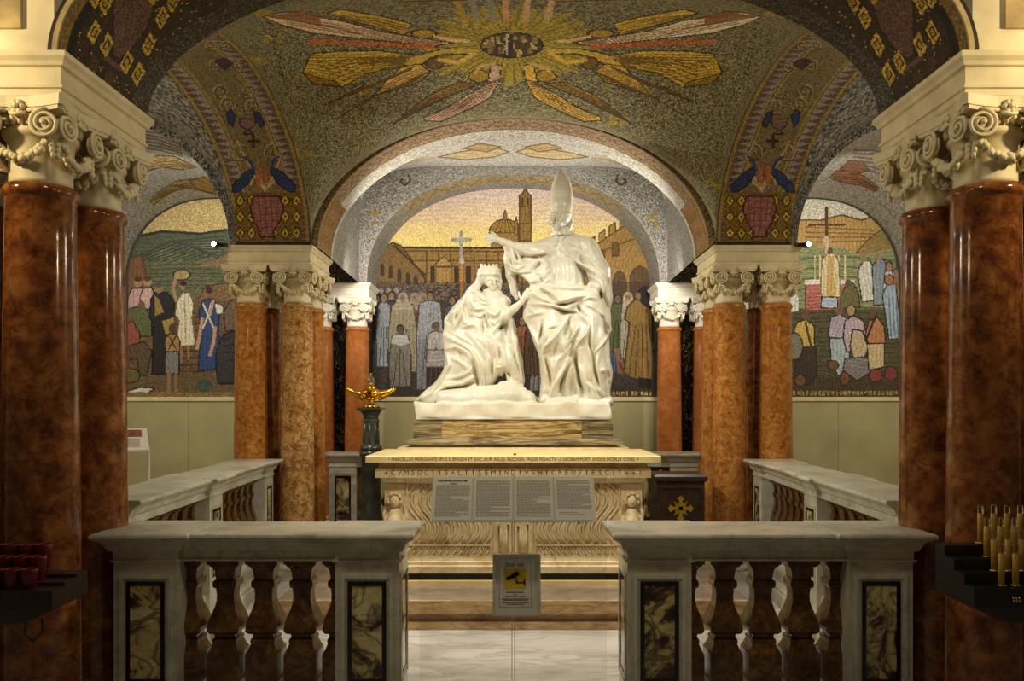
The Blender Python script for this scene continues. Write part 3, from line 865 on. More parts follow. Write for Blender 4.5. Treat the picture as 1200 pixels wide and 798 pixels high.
def paint_left(p, u, v):
    gold = (206, 176, 96)
    p.speckle(np.ones(p.n, bool), [(214, 188, 112), (196, 164, 84), (176, 142, 70), (222, 204, 150)], [.34, .3, .2, .16])
    p.poly([(60, 300), (130, 282), (171, 275), (190, 271), (235, 274), (268, 269), (300, 268), (420, 280), (420, 480), (60, 480)], (84, 92, 66), .2)
    p.line([(120, 284), (171, 275), (190, 271), (235, 274), (268, 269), (320, 268)], (44, 52, 44), 1.6)
    for k in range(9): p.line([(165, 300+3*k), (200+6*k, 283+2*k), (262, 277+4*k)], (58, 70, 50), .8); p.line([(165, 302+3*k), (210+6*k, 288+2*k), (262, 281+4*k)], (122, 122, 80), .7)
    m = (p.y > 306); p.speckle(m, [(98, 106, 70), (76, 86, 58), (128, 122, 76), (112, 96, 62)], [.3, .3, .2, .2])
    for k in range(7): p.line([(160, 312+4.6*k), (215, 309+4.6*k + (k % 3)), (290, 312+4.6*k)], (62, 74, 50), .6)
    p.poly([(232, 312), (272, 296), (272, 312)], (142, 104, 66), .2)
    p.poly([(232, 352), (240, 336), (262, 332), (290, 326), (290, 380), (240, 380)], (128, 94, 52), .2, (70, 48, 26))
    p.poly([(142, 332), (152, 304), (166, 298), (174, 332), (176, 350), (142, 352)], (128, 86, 54), .16, (84, 56, 36))
    m = (p.y > 352); p.speckle(m, [(118, 84, 48), (98, 70, 40), (138, 102, 60), (76, 56, 36)], [.34, .3, .2, .16])
    for k in range(11): p.line([(196, 372+8*k), (240, 371+8*k)], (66, 46, 28), .8)
    m = (p.y > 436); p.speckle(m, [(106, 84, 50), (84, 66, 42), (124, 100, 60)], [.4, .3, .3])
    dk = (36, 30, 26)
    # seated people, boys in pink
    p.poly([(150, 348), (155, 338), (167, 337), (172, 350), (170, 366), (150, 366)], (190, 146, 140), .14, dk); p.ell(161.5, 331, 4.6, 5.6, (176, 130, 92), .1); p.ell(161.5, 327.4, 4.6, 3, (84, 58, 34), .1)
    p.poly([(164, 348), (168, 338), (178, 337), (182, 350), (180, 362), (166, 362)], (198, 158, 150), .14, dk); p.ell(173, 330, 4.6, 5.6, (180, 134, 96), .1); p.ell(173, 326.6, 4.6, 3, (88, 62, 36), .1)
    p.poly([(148, 362), (168, 358), (178, 372), (178, 394), (150, 394)], (92, 100, 58), .16, dk); p.ell(166, 358, 4.2, 5, (120, 84, 54), .1)
    p.poly([(140, 382), (156, 376), (164, 392), (162, 410), (140, 412)], (158, 74, 50), .16, dk); p.ell(150, 372, 4.6, 5.2, (130, 92, 60), .1)
    p.poly([(142, 408), (168, 400), (178, 412), (172, 440), (164, 440), (160, 420), (142, 424)], (92, 74, 50), .16, dk)
    p.ell(152, 440, 11, 8, (104, 92, 50), .25, line=dk)
    p.poly([(150, 458), (164, 454), (182, 455), (170, 462), (150, 464)], (200, 200, 192), .08, dk)
    # priest in black
    p.poly([(177, 350), (182, 343), (196, 342), (204, 352), (205, 374), (199, 378), (199, 438), (178, 439), (180, 380), (175, 372)], (42, 38, 38), .25, (20, 18, 18))
    p.poly([(181, 346), (186, 350), (192, 366), (182, 370)], (150, 122, 50), .15); p.ell(186, 338, 4.6, 5.6, (150, 112, 74), .1); p.ell(186, 334, 4.6, 3, (88, 78, 66), .1)
    p.poly([(190, 376), (204, 372), (203, 390), (194, 392)], (166, 140, 58), .15)
    # woman in white with basket
    p.poly([(208, 352), (214, 343), (222, 343), (227, 356), (225, 372), (229, 404), (206, 406), (210, 376), (205, 368)], (214, 200, 164), .1, (120, 100, 66)); p.ell(214, 335, 3.8, 4.8, (160, 116, 78), .1); p.ell(215, 332, 4, 3, (50, 36, 26), .1)
    p.ell(213, 322, 9, 5.4, (176, 146, 86), .2, line=dk); p.line([(206, 352), (203, 338), (206, 326)], (176, 130, 90), 1.8)
    p.line([(212, 406), (212, 424)], (150, 106, 72), 1.6); p.line([(221, 406), (221, 420)], (150, 106, 72), 1.6); p.line([(216, 352), (218, 400)], (150, 130, 90), .6)
    # woman in blue carrying a child
    p.poly([(233, 364), (238, 352), (250, 350), (258, 362), (256, 384), (260, 432), (232, 434), (236, 388)], (44, 66, 118), .18, (24, 34, 66), .8)
    p.ell(244, 343, 4.2, 5.4, (140, 98, 66), .1); p.ell(245, 340, 4.4, 4.2, (62, 42, 26), .1)
    p.poly([(252, 356), (260, 358), (261, 367), (254, 368)], (212, 208, 196), .1); p.line([(248, 355), (243, 372), (238, 384)], (206, 196, 168), 1.1); p.line([(238, 356), (244, 370), (250, 384)], (206, 196, 168), 1.1)
    p.line([(252, 384), (250, 402), (246, 416)], (190, 142, 102), 2.1); p.line([(237, 374), (234, 392), (231, 408)], (190, 142, 102), 2.0); p.line([(250, 352), (246, 368)], (190, 142, 102), 1.8)
    # boy from behind
    p.poly([(193, 398), (198, 391), (207, 391), (211, 400), (210, 412), (194, 412)], (166, 122, 62), .15, dk); p.ell(202, 385, 4.6, 5.4, (86, 58, 36), .1)
    p.poly([(194, 412), (210, 412), (210, 438), (193, 438)], (120, 116, 112), .14, dk); p.line([(197, 392), (207, 410)], dk, .7); p.line([(207, 392), (197, 410)], dk, .7)
    p.line([(198, 438), (198, 458)], (150, 106, 72), 2); p.line([(206, 438), (206, 458)], (150, 106, 72), 2)
    # dark hooded figure at the right
    p.poly([(254, 410), (262, 392), (280, 386), (300, 384), (300, 448), (256, 450), (253, 430)], (56, 52, 48), .25, (28, 26, 24), 1)
    for k in range(4): p.line([(262, 398+8*k), (280, 392+10*k)], (34, 32, 30), .8)
    p.poly([(262, 366), (270, 352), (284, 350), (284, 386), (264, 388)], (110, 84, 60), .2, dk)
    p.ell(240, 452, 10, 7, (66, 82, 62), .3)
    m = (p.y > 459.5); p.mask_set(m, (138, 104, 54), .3)
    p.grain(.13)

def paint_right(p, u, v):
    p.speckle(np.ones(p.n, bool), [(220, 214, 190), (196, 188, 160), (228, 222, 204), (150, 142, 118)], [.34, .26, .26, .14])
    p.poly([(880, 262), (940, 257), (962, 258), (986, 252), (1010, 258), (1034, 250), (1070, 244), (1140, 250), (1140, 480), (880, 480)], (190, 148, 74), .16)
    p.line([(930, 258), (962, 258), (986, 252), (1010, 258), (1034, 250), (1070, 244)], (110, 80, 40), 1.1)
    for k in range(4): p.line([(944, 266+6*k), (985, 268+5*k), (1025, 270+4*k)], (138, 96, 44), .8)
    p.poly([(1000, 300), (1016, 282), (1034, 268), (1046, 262), (1080, 258), (1080, 320), (1000, 320)], (150, 122, 62), .16, (84, 62, 32))
    p.poly([(930, 298), (950, 288), (985, 290), (1010, 300), (1040, 292), (1080, 282), (1080, 380), (930, 380)], (140, 146, 92), .18)
    for k in range(6): p.line([(930, 304+12*k), (980, 300+12*k), (1060, 306+11*k)], (84, 98, 60), .9)
    p.poly([(1049, 266), (1056, 276), (1058, 330), (1050, 330)], (60, 74, 44), .3)
    m = (p.y > 362); p.speckle(m, [(92, 88, 50), (74, 74, 44), (112, 100, 60), (64, 58, 40)], [.34, .28, .2, .18])
    for k in range(16): p.line([(930, 368+5.6*k), (990, 366+5.6*k + R.uniform(-2, 2)), (1056, 369+5.6*k)], (62, 60, 38), .6)
    m = (p.y > 442); p.speckle(m, [(76, 64, 40), (96, 80, 48), (58, 50, 34)], [.4, .3, .3])
    dk = (44, 38, 30)
    # crucifix
    p.line([(968.5, 243), (968.5, 294)], (96, 62, 34), 1.7); p.line([(948, 263.5), (990, 263.5)], (96, 62, 34), 1.3); p.ell(968.5, 282, 3.6, 5, (210, 184, 150), .1); p.line([(968.5, 278), (969.5, 300)], (206, 176, 136), 2.2)
    # altar with red cloth, candles, priest
    p.poly([(944, 331), (1001, 331), (1001, 363), (944, 364)], (192, 108, 90), .12, (110, 50, 40)); p.poly([(943, 328), (1002, 328), (1002, 333), (943, 333)], (224, 218, 204), .06)
    for k in range(5): p.line([(946, 345+4*k), (966, 343+4*k)], (148, 64, 54), .6)
    for x in (955, 961, 983, 990): p.line([(x, 300), (x, 327)], (222, 202, 140), .8)
    p.poly([(963, 306), (970, 297), (978, 297), (983, 308), (985, 346), (981, 350), (963, 350), (962, 330)], (216, 200, 152), .1, (140, 110, 60)); p.poly([(970, 300), (977, 300), (978, 348), (968, 348)], (206, 166, 84), .1)
    p.poly([(963, 348), (981, 348), (982, 361), (962, 361)], (168, 186, 200), .1, dk); p.ell(973, 294, 3.4, 4, (110, 78, 50), .1)
    p.poly([(984, 352), (990, 336), (1000, 331), (1006, 344), (1008, 360), (984, 362)], (112, 104, 56), .16, dk); p.ell(994, 332, 4, 4.2, (96, 80, 50), .1)
    p.poly([(926, 342), (931, 336), (935, 348), (936, 364), (926, 366)], (208, 208, 200), .1)
    for x, c in ((928, (96, 88, 60)), (938, (120, 130, 90))): p.ell(x, 330, 3, 3.6, c, .15)
    # standing group
    p.poly([(1005, 318), (1012, 305), (1020, 306), (1026, 322), (1027, 352), (1010, 354)], (206, 200, 184), .1, dk); p.ell(1012, 303, 4, 4.6, (150, 120, 84), .1)
    p.poly([(1022, 312), (1030, 302), (1038, 306), (1038, 356), (1024, 358)], (128, 142, 154), .14, dk); p.ell(1029, 301, 4, 4.4, (160, 130, 96), .1)
    person(p, 1042, 312, 360, 7, (196, 192, 180)); person(p, 1050, 320, 372, 8, (170, 112, 66))
    p.poly([(1034, 346), (1040, 332), (1052, 334), (1056, 350), (1058, 396), (1042, 398), (1038, 372)], (150, 168, 190), .14, dk)
    for k in range(3): p.line([(1042+4*k, 350), (1044+4.5*k, 394)], (96, 116, 142), .8)
    p.ell(1042, 328, 5, 5.4, (170, 118, 70), .12, line=dk); p.poly([(1050, 336), (1066, 330), (1066, 390), (1056, 390)], (186, 128, 66), .15, dk)
    # kneeling men seen from behind
    p.poly([(928, 392), (934, 378), (944, 374), (954, 382), (955, 408), (930, 410)], (196, 164, 66), .14, dk, .9); p.ell(945, 370, 4.6, 5.4, (110, 76, 46), .12)
    p.poly([(932, 408), (956, 406), (958, 440), (946, 452), (930, 444)], (66, 52, 44), .18, dk); p.ell(931, 406, 9, 15, (124, 118, 96), .16, line=dk); p.line([(944, 378), (956, 430)], (80, 52, 30), 1.4)
    p.ell(938, 446, 6, 6, (120, 78, 42), .2, line=dk)
    p.poly([(970, 390), (974, 372), (984, 368), (994, 374), (996, 396), (974, 398)], (168, 152, 166), .14, dk, .8); p.ell(983, 364, 4.8, 5.2, (120, 90, 62), .12)
    p.poly([(972, 396), (996, 396), (996, 424), (992, 440), (982, 440), (974, 424)], (160, 172, 180), .12, dk, .8); p.ell(976, 428, 6, 5, (120, 78, 44), .2, line=dk); p.ell(990, 443, 5, 8, (124, 72, 44), .2, line=dk)
    p.poly([(988, 396), (990, 376), (1000, 370), (1012, 376), (1016, 398), (1012, 412), (992, 412)], (186, 158, 168), .12, dk, .8); p.ell(997, 364, 5, 5.6, (176, 140, 84), .12, line=dk)
    p.poly([(999, 386), (1011, 388), (1018, 410), (1012, 420), (1000, 420), (996, 406)], (190, 164, 124), .12, dk, .9)
    p.poly([(990, 420), (1016, 418), (1022, 436), (1004, 446), (988, 434)], (126, 120, 116), .16, dk)
    p.poly([(1014, 392), (1018, 376), (1028, 372), (1036, 382), (1038, 402), (1018, 404)], (190, 120, 74), .14, dk, .8); p.ell(1023, 367, 4.6, 5.4, (104, 78, 48), .12)
    p.poly([(1016, 403), (1036, 402), (1036, 430), (1018, 434)], (196, 174, 122), .14, dk, .8); p.line([(1027, 368), (1015, 398)], (50, 38, 28), 1.3)
    p.ell(1026, 440, 7, 7, (140, 62, 52), .2, line=dk); p.ell(1044, 438, 7, 8, (132, 56, 48), .2, line=dk)
    m = (p.y > 458) & (p.y < 463) & (np.sin(p.x*2.1)*np.sin(p.x*.83+1) > -.12) & (RNG.random(p.n) < .75)
    p.mask_set(m, (176, 150, 70), .2)
    p.grain(.13)

AXC, AAR, ABR = 3.65, 1.13, 1.13
lun_panel('wall_aisle_left', -AXC, None, 1.12, 1.12, 2.3, ZM, paint_left, 225, 255)
lun_panel('wall_aisle_right', AXC, None, 1.12, 1.12, 2.3, ZM, paint_right, 225, 255)

# ---- aisle rear vaults, transverse arches, aisle front vaults
def aisle_paint(p, u, v):
    p.speckle(np.ones(p.n, bool), PALE, PALEP)
    left = p.p[:, 0].mean() < 0
    if left:
        dk = (120, 94, 50)
        p.poly([(176, 236), (190, 222), (208, 212), (230, 209), (248, 216), (254, 229), (238, 224), (218, 220), (198, 226), (180, 240)], (190, 160, 92), .2, dk)
        p.strokes([(178, 236), (200, 217), (240, 212)], [(196, 228), (216, 220), (250, 227)], 5, (132, 100, 48))
        p.poly([(222, 212), (240, 207), (252, 218), (250, 226), (232, 222)], (176, 138, 64), .2, dk)
        p.poly([(170, 190), (184, 182), (204, 183), (230, 196), (212, 199), (190, 196), (174, 200)], (204, 176, 112), .2, dk)
        p.strokes([(172, 190), (190, 184), (222, 193)], [(178, 199), (200, 197), (226, 197)], 4, (146, 112, 60))
        for k in range(6): p.line([(160, 152+4*k), (186, 156+4*k), (214, 168+3*k)], (132, 116, 116), .9)
    else:
        dk = (120, 76, 52)
        p.poly([(972, 208), (980, 200), (994, 200), (1012, 206), (1030, 220), (1026, 224), (1008, 217), (986, 214)], (184, 124, 86), .2, dk)
        p.strokes([(976, 204), (1000, 203), (1028, 220)], [(980, 212), (1006, 215), (1026, 222)], 4, (128, 78, 50))
        p.poly([(984, 198), (996, 188), (1012, 190), (1018, 200), (1004, 204)], (172, 112, 78), .2, dk)
        for k in range(6): p.line([(1000, 176+4*k), (1024, 176+5*k), (1050, 186+5*k)], (142, 112, 98), 1.0)
    p.grain(.1)
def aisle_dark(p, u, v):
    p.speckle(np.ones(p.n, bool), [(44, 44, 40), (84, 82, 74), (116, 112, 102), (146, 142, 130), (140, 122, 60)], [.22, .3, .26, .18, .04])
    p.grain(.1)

for sg in (-1, 1):
    def a_rear(U, V, sg=sg):
        t = U * PI; c, s = sell(t, 2.0 + .3*V)
        return sg*AXC - c*(AAR+.04), YB1 + .02 + V*(YW - YB1), Z0 + s*(ABR + .03)
    mosaic('ceiling_aisle_%s' % ('left' if sg < 0 else 'right'), a_rear, 260, 150, aisle_paint)
    def a_face(U, V, sg=sg):
        t = U * PI; co, so = sell(t, 8.0)
        X = sg*AXC - (np.cos(t)*AAR*(1-V) + co*1.28*V); Z = Z0 + np.sin(t)*ABR*(1-V) + so*1.55*V
        return X, YB1 + 0*U, Z
    mosaic('wall_aisle_arch_%s' % ('left' if sg < 0 else 'right'), a_face, 260, 40, aisle_dark)
    def a_front(U, V, sg=sg):
        X = sg*(2.43 + U*2.45); Y = YB0 - .4 + V*(YB1 - YB0 + .4)
        uu = np.clip(np.abs(U-.5)*2, 0, 1); vv = np.clip(np.abs((Y-(YB0+YB1)/2)/((YB1-YB0)/2)), 0, 1)
        h = ((1.2*np.sqrt(np.maximum(1-uu**2, 0)))**4 + (1.02*np.sqrt(np.maximum(1-vv**2, 0)))**4)**.25
        return X, Y, Z0 + h
    mosaic('ceiling_front_aisle_%s' % ('left' if sg < 0 else 'right'), a_front, 150, 160, aisle_dark)

# ------------------------------------------------------------------ plain structure
def struct(name, mb, mat): return tag(mb.build(name, mat), kind='structure')

struct('floor', MB().box((-5, -2.5, -.12), (5, 10.0, 0)), M['floor_marble'])
# green dado with a pale ledge below the mosaics
for nm, x0, x1 in (('left', -4.8, -2.42), ('back', -1.9, 1.9), ('right', 2.42, 4.8)):
    w = struct('wall_dado_' + nm, MB().box((x0, YW - .015, 0), (x1, YW + .1, ZM - .055)), M['wall_panel'])
    t = MB().rings([(ZM-.055, x0, x1, YW-.03, YW+.1), (ZM-.05, x0, x1, YW-.045, YW+.1), (ZM-.012, x0, x1, YW-.05, YW+.1), (ZM, x0, x1, YW-.03, YW+.1)])
    t.build('ledge', M['ledge'], w)
    n = max(2, int(round((x1-x0)/.8)))
    for i in range(n):
        a = x0 + (x1-x0)*i/n + .006; b = x0 + (x1-x0)*(i+1)/n - .006
        MB().box((a, YW-.024, .02), (b, YW-.012, ZM-.06)).build('panel', M['wall_panel'], w)
# masonry behind the lunettes and outer walls
struct('wall_rear', MB().box((-5, YW + .03, 0), (5, YW + .25, 5)), M['mortar'])
for sg, nm in ((-1, 'left'), (1, 'right')):
    struct('wall_' + nm, MB().box((sg*4.82, 2.6, 0), (sg*5.0, 10.0, 5)), M['plaster_pale'])
# cores over the piers between the arches
for sg in (-1, 1):
    c = MB().box((sg*1.86, YB1 + .03, Z0 - .01), (sg*2.5, 7.62, 4.4))
    struct('wall_pier_core', c, M['mortar'])
    struct('wall_pier_core', MB().box((sg*1.88, 3.32, Z0), (sg*2.44, YB0 - .02, 3.9)), M['mortar'])

# wall between rear bay and aisle: small arch above the rear and wall columns, faced with grey mosaic
for sg in (-1, 1):
    def rs(U, V, sg=sg):
        t = U * PI
        return sg*(1.78 + V*.72), (7.66+YS)/2 + np.cos(t)*(YS-7.66)/2*.9, Z0 + .55*np.sin(t)
    mosaic('trim_%d' % (6 if sg < 0 else 7), rs, 120, 50, aisle_dark)
    def rw(U, V, sg=sg):
        t = U*PI; co, so = sell(t, 8)
        Y = (7.66+YS)/2 + (np.cos(t)*.9*(1-V) + co*1.05*V)*(YS-7.66)/2
        return sg*(1.785) + 0*U, Y, Z0 + .55*np.sin(t)*(1-V) + so*1.5*V
    mosaic('wall_rear_side_%s' % ('left' if sg < 0 else 'right'), rw, 120, 60, aisle_dark)

# front face above the front piers: pale plaster with painted fields, arch mouldings
for sg, nm in ((-1, 'left'), (1, 'right')):
    w = struct('wall_front_' + nm, MB().box((sg*1.845, 3.20, Z0), (sg*2.9, 3.30, 4.3)), M['plaster_pale'])
    MB().box((sg*1.97, 3.185, 3.06), (sg*2.24, 3.205, 4.1)).build('painted_field', M['fresco'], w)
    MB().box((sg*2.34, 3.185, 3.06), (sg*2.75, 3.205, 4.1)).build('painted_field', M['fresco'], w)
for i, (a0, a1, b0, b1, y, m) in enumerate(((1.795, 1.815, BF+.005, BF+.03, 3.13, 'fresco'), (1.815, 1.85, BF+.03, BF+.09, 3.16, 'dark_frame'))):
    mb = MB(); vs = []; fs = []; n = 64
    for k in range(n+1):
        t = PI*k/n; c, s = math.cos(t), math.sin(t)
        vs += [(a0*c, y, Z0+b0*s), (a1*c, y, Z0+b1*s), (a0*c, y+.03, Z0+b0*s), (a1*c, y+.03, Z0+b1*s)]
    for k in range(n):
        a = 4*k; fs += [(a, a+1, a+5, a+4), (a, a+4, a+6, a+2), (a+1, a+3, a+7, a+5)]
    mb.add(vs, fs); struct('trim_%d' % (8+i), mb, M[m])

# pier cornices
CORN = [(2.768, -.035), (2.775, -.03), (2.80, -.03), (2.803, -.022), (2.815, -.022), (2.82, -.03), (2.885, -.03), (2.89, -.018), (2.905, -.012), (2.92, 0), (2.94, 0)]
n = 10
for sg in (-1, 1):
    for yc, hx, hy, m in ((YF, HP, HP, 'stucco'), (YR, HP, HP, 'stucco'), (YD + .1, HP, .30, 'stucco_white')):
        xc = XP if yc < 9 else 2.03
        mb = MB().rings([(z, sg*xc-hx-d, sg*xc+hx+d, yc-hy-d, yc+hy+d) for z, d in CORN])
        struct('trim_%d' % n, mb, M[m]); n += 1

# ------------------------------------------------------------------ columns
ZS, ZC = 2.445, 2.768           # top of shaft, top of capital
def shaft_profile():
    p = [(.205, .168), (.225, .168), (.24, .156), (.255, .152)]
    for k in range(13):
        t = k/12; p.append((.27 + t*(2.39-.27), .150 - .020*t**1.7))
    p += [(2.395, .133), (2.402, .141), (2.412, .145), (2.424, .145), (2.432, .14), (2.445, .132)]
    return p
def base_mesh(mat):
    mb = MB().rings([(0, .20, .20), (.085, .20, .20)])
    mb.lathe([(.085, .19), (.10, .198), (.12, .198), (.135, .185), (.142, .172), (.165, .166), (.172, .178), (.185, .183), (.198, .178), (.205, .168)], 32)
    return mb.mesh('base', mat)
SH = {k: MB().lathe(shaft_profile(), 40).mesh('shaft', M[k]) for k in ('col_front', 'col_amber', 'col_pale', 'col_red')}

def capital_meshes(mat):
    out = {}
    mb = MB()
    H = ZC - ZS
    prof = [(0, .118), (.02, .116), (.10, .117), (.16, .122), (.185, .128), (.19, .138), (.205, .142), (.215, .138), (.222, .128), (.25, .15), (.262, .152)]
    mb.lathe(prof, 32)
    # fluted echinus ring
    for k in range(28):
        a = 2*PI*k/28
        mb.ball((.142*math.cos(a), .142*math.sin(a), .243), (.014, .014, .024), 6, 4)
    # abacus with concave sides
    def ab(z0, z1, h):
        pts = []
        for q in range(4):
            a = q*PI/2
            for k in range(9):
                t = -1 + 2*k/8
                if abs(t) > .985: xx, yy = h*t*.93, -h
                else: xx, yy = h*t*.93, -h*(.80 + .20*t*t)
                c, s = math.cos(a), math.sin(a)
                pts.append((xx*c - yy*s, xx*s + yy*c))
        n = len(pts)
        vs = [(x, y, z0) for x, y in pts] + [(x*1.02, y*1.02, z1) for x, y in pts]
        fs = [tuple(reversed(range(n))), tuple(range(n, 2*n))] + [(k, (k+1) % n, n+(k+1) % n, n+k) for k in range(n)]
        mb.add(vs, fs)
    ab(.268, .283, .186); ab(.283, H + .002, .196)
    out['capital'] = mb.mesh('capital', mat)
    # volute: disc with a raised spiral, in the xz plane facing -y
    v = MB()
    v.lathe([(-.012, .046), (.010, .050), (.016, .044), (.017, .0)], 20, axis='y', cap=False)
    pts = []; rr = []
    for i in range(44):
        k = i/43; a = PI/2 + 2*PI*2.3*k; r = .056*(1-k)**.8 + .008
        pts.append((r*math.cos(a), -.016 - .012*k, r*math.sin(a))); rr.append(.0098*(1-.45*k))
    v.tube(pts, rr, 6); v.ball((0, -.032, 0), .011, 8, 5)
    # band running in to the middle of the face
    v.tube([(0, -.014, .058), (-.04, -.010, .062), (-.075, -.004, .060)], .009, 6)
    out['volute'] = v.mesh('volute', mat)
    # garland of leaves between two volutes
    g = MB(); RR = random.Random(3)
    for k in range(17):
        t = -1 + 2*k/16
        x = t*.112; z = -.072*(1 - t*t)
        for q in range(3):
            g.ball((x + RR.uniform(-.006, .006), RR.uniform(-.012, .008), z + RR.uniform(-.010, .010)), (.014 + RR.uniform(0, .006), .013, .0155), 6, 4)
    for s in (-1, 1):
        for q in range(3): g.ball((s*(.122 + .004*q), .0, -.015 - .022*q), (.013 - .002*q, .012, .016), 6, 4)
    out['garland'] = g.mesh('garland', mat)
    # rosette on the abacus with curled leaf
    r = MB()
    for k in range(6):
        a = 2*PI*k/6; r.ball((.019*math.cos(a), -.008, .019*math.sin(a)), (.013, .009, .013), 7, 4)
    r.ball((0, -.016, 0), .011, 8, 5); r.tube([(-.03, 0, -.02), (-.02, -.014, -.03), (0, -.018, -.034), (.02, -.014, -.03), (.03, 0, -.02)], .008, 6)
    out['rosette'] = r.mesh('rosette', mat)
    return out
CAP = {k: capital_meshes(M[k]) for k in ('stucco', 'stucco_white')}
BASE = base_mesh(M['white_marble'])

def column(x, y, marble_key, cap_key, label, group=None):
    t = empty('column', (x, y, 0), 0, label, 'column', group)
    link('base', BASE, t); link('shaft', SH[marble_key], t)
    cm = CAP[cap_key]
    c = link('capital', cm['capital'], t, (0, 0, ZS))
    for q in range(4):
        a = q*PI/2
        ca, sa = math.cos(a), math.sin(a)
        def at(lx, ly): return (lx*ca - ly*sa, lx*sa + ly*ca)
        for s in (-1, 1):
            X, Y = at(s*.112, -.156)
            link('volute', cm['volute'], c, (X, Y, .214), (0, 0, a + s*.10), (.9*s, .9, .9))
        X, Y = at(0, -.142); link('garland', cm['garland'], c, (X, Y, .155), (0, 0, a))
        X, Y = at(0, -.158); link('rosette', cm['rosette'], c, (X, Y, .282), (0, 0, a))
    return t

d = .21
for sg, side in ((-1, 'red votive rack'), (1, 'candle rack')):
    column(sg*(XP-d+.02), YF-.205, 'col_front', 'stucco', 'dark brown marble column rising directly behind the %s' % side)
    column(sg*(XP-d+.02), YF+.205, 'col_front', 'stucco', 'dark brown marble column against the front balustrade end, behind the %s column' % side)
    column(sg*(XP+d), YF-.205, 'col_front', 'stucco', 'dark brown marble column on the aisle side of the %s column' % side)
    column(sg*(XP+d), YF+.205, 'col_front', 'stucco', 'dark brown marble column hidden at the aisle corner of the %s pier' % side)
for sg, side in ((-1, 'gold oil lamp'), (1, 'wooden cross box')):
    column(sg*(XP-d), YR-d, 'col_pale' if sg < 0 else 'col_amber', 'stucco', '%s marble column of the rear pier beside the %s' % ('pale veined amber' if sg < 0 else 'glossy golden amber', side))
    column(sg*(XP+d), YR-d, 'col_amber', 'stucco', 'orange amber marble column at the aisle corner of the pier by the %s' % side)
    column(sg*(XP-d), YR+d, 'col_amber', 'stucco', 'amber marble column half hidden behind the pier column near the %s' % side)
    column(sg*(XP+d), YR+d, 'col_front', 'stucco', 'shadowed column seen in the gap of the rear pier by the %s' % side)  # darker marble carries the shade inside the pier
    column(sg*1.83, YD, 'col_red', 'stucco_white', 'plain orange column with white capital at the back wall, beyond the %s' % side)
    column(sg*2.25, YD, 'col_red', 'stucco_white', 'orange back wall column mostly hidden by the pier, %s side' % side)
    # black marble pilaster between the wall columns
    p = empty('pilaster', (sg*2.04, YD + .02, 0), 0, 'black gold-veined marble pilaster between the wall columns, %s side' % side, 'pilaster')
    MB().box((-.15, .195, .10), (.15, .25, 2.45)).build('shaft', M['portoro'], p)
    MB().rings([(0, -.16, .16, .19, .255), (.10, -.16, .16, .19, .255)]).build('base', M['black_inlay'], p)
    MB().rings([(2.45, -.15, .15, .195, .25), (2.55, -.15, .15, .195, .25), (2.70, -.14, .14, .195, .25), (ZC-.002, -.14, .14, .195, .25)]).build('capital', M['portoro'], p)

# ------------------------------------------------------------------ balustrades
def baluster_profile():
    k = 3.62 / F
    z = lambda zy: CZ - (598 + zy/3.99 - HY) * k
    return [(z(a), h) for a, h in reversed([(236,.074),(252,.074),(256,.066),(262,.064),(270,.054),(285,.047),(318,.043),(330,.043),(334,.052),(352,.054),(366,.050),(370,.042),(400,.039),(430,.040),(460,.047),(490,.058),(520,.068),(548,.073),(566,.073),(578,.064),(586,.048),(600,.046),(606,.054),(618,.056),(626,.053),(650,.062),(672,.073),(690,.074),(775,.074),(800,.074)])]
BP = baluster_profile()
ZB0, ZB1 = BP[0][0], BP[-1][0]      # foot and head of the balusters
BAL = MB().rings([(z, h, h) for z, h in BP]).mesh('baluster', M['baluster'])
BALH = MB().rings([(z, 0, h, -h, h) for z, h in BP]).mesh('baluster', M['baluster'])
HB = 0.985

def cap_prof(H):
    return [(H-.134, .0), (H-.133, .010), (H-.124, .012), (H-.121, .002), (H-.084, .003), (H-.083, .018), (H-.072, .020), (H-.070, .026),
            (H-.058, .029), (H-.046, .036), (H-.036, .047), (H-.030, .060), (H-.026, .062), (H-.025, .070), (H-.016, .075), (H-.006, .073), (H, .066)]
def base_prof():
    return [(0, .045), (.10, .045), (.105, .036), (.13, .032), (.145, .012), (.16, .0)]

INL = {}
def inlay(parent, w, h, loc, rz):
    """black frame round a breccia slab, in the xz plane facing -y"""
    key = (round(w, 3), round(h, 3))
    if key not in INL:
        f = MB(); b = .018
        for a0, a1, c0, c1 in ((-w/2, w/2, h/2-b, h/2), (-w/2, w/2, -h/2, -h/2+b), (-w/2, -w/2+b, -h/2+b, h/2-b), (w/2-b, w/2, -h/2+b, h/2-b)):
            f.box((a0, -.006, c0), (a1, .004, c1))
        pnl = MB().box((-w/2+b, -.003, -h/2+b), (w/2-b, .004, h/2-b))
        fr = MB(); g = .016; W2, H2 = w/2+.030, h/2+.030
        for a0, a1, c0, c1 in ((-W2, W2, H2-g, H2), (-W2, W2, -H2, -H2+g), (-W2, -W2+g, -H2+g, H2-g), (W2-g, W2, -H2+g, H2-g)):
            fr.box((a0, -.007, c0), (a1, .004, c1))
        INL[key] = (f.mesh('inlay_frame', M['black_inlay']), pnl.mesh('inlay_panel', M['breccia']), fr.mesh('moulding', M['white_marble']))
    for nm, me in zip(('inlay_frame', 'inlay_panel', 'moulding'), INL[key]):
        link(nm, me, parent, loc, (0, 0, rz))

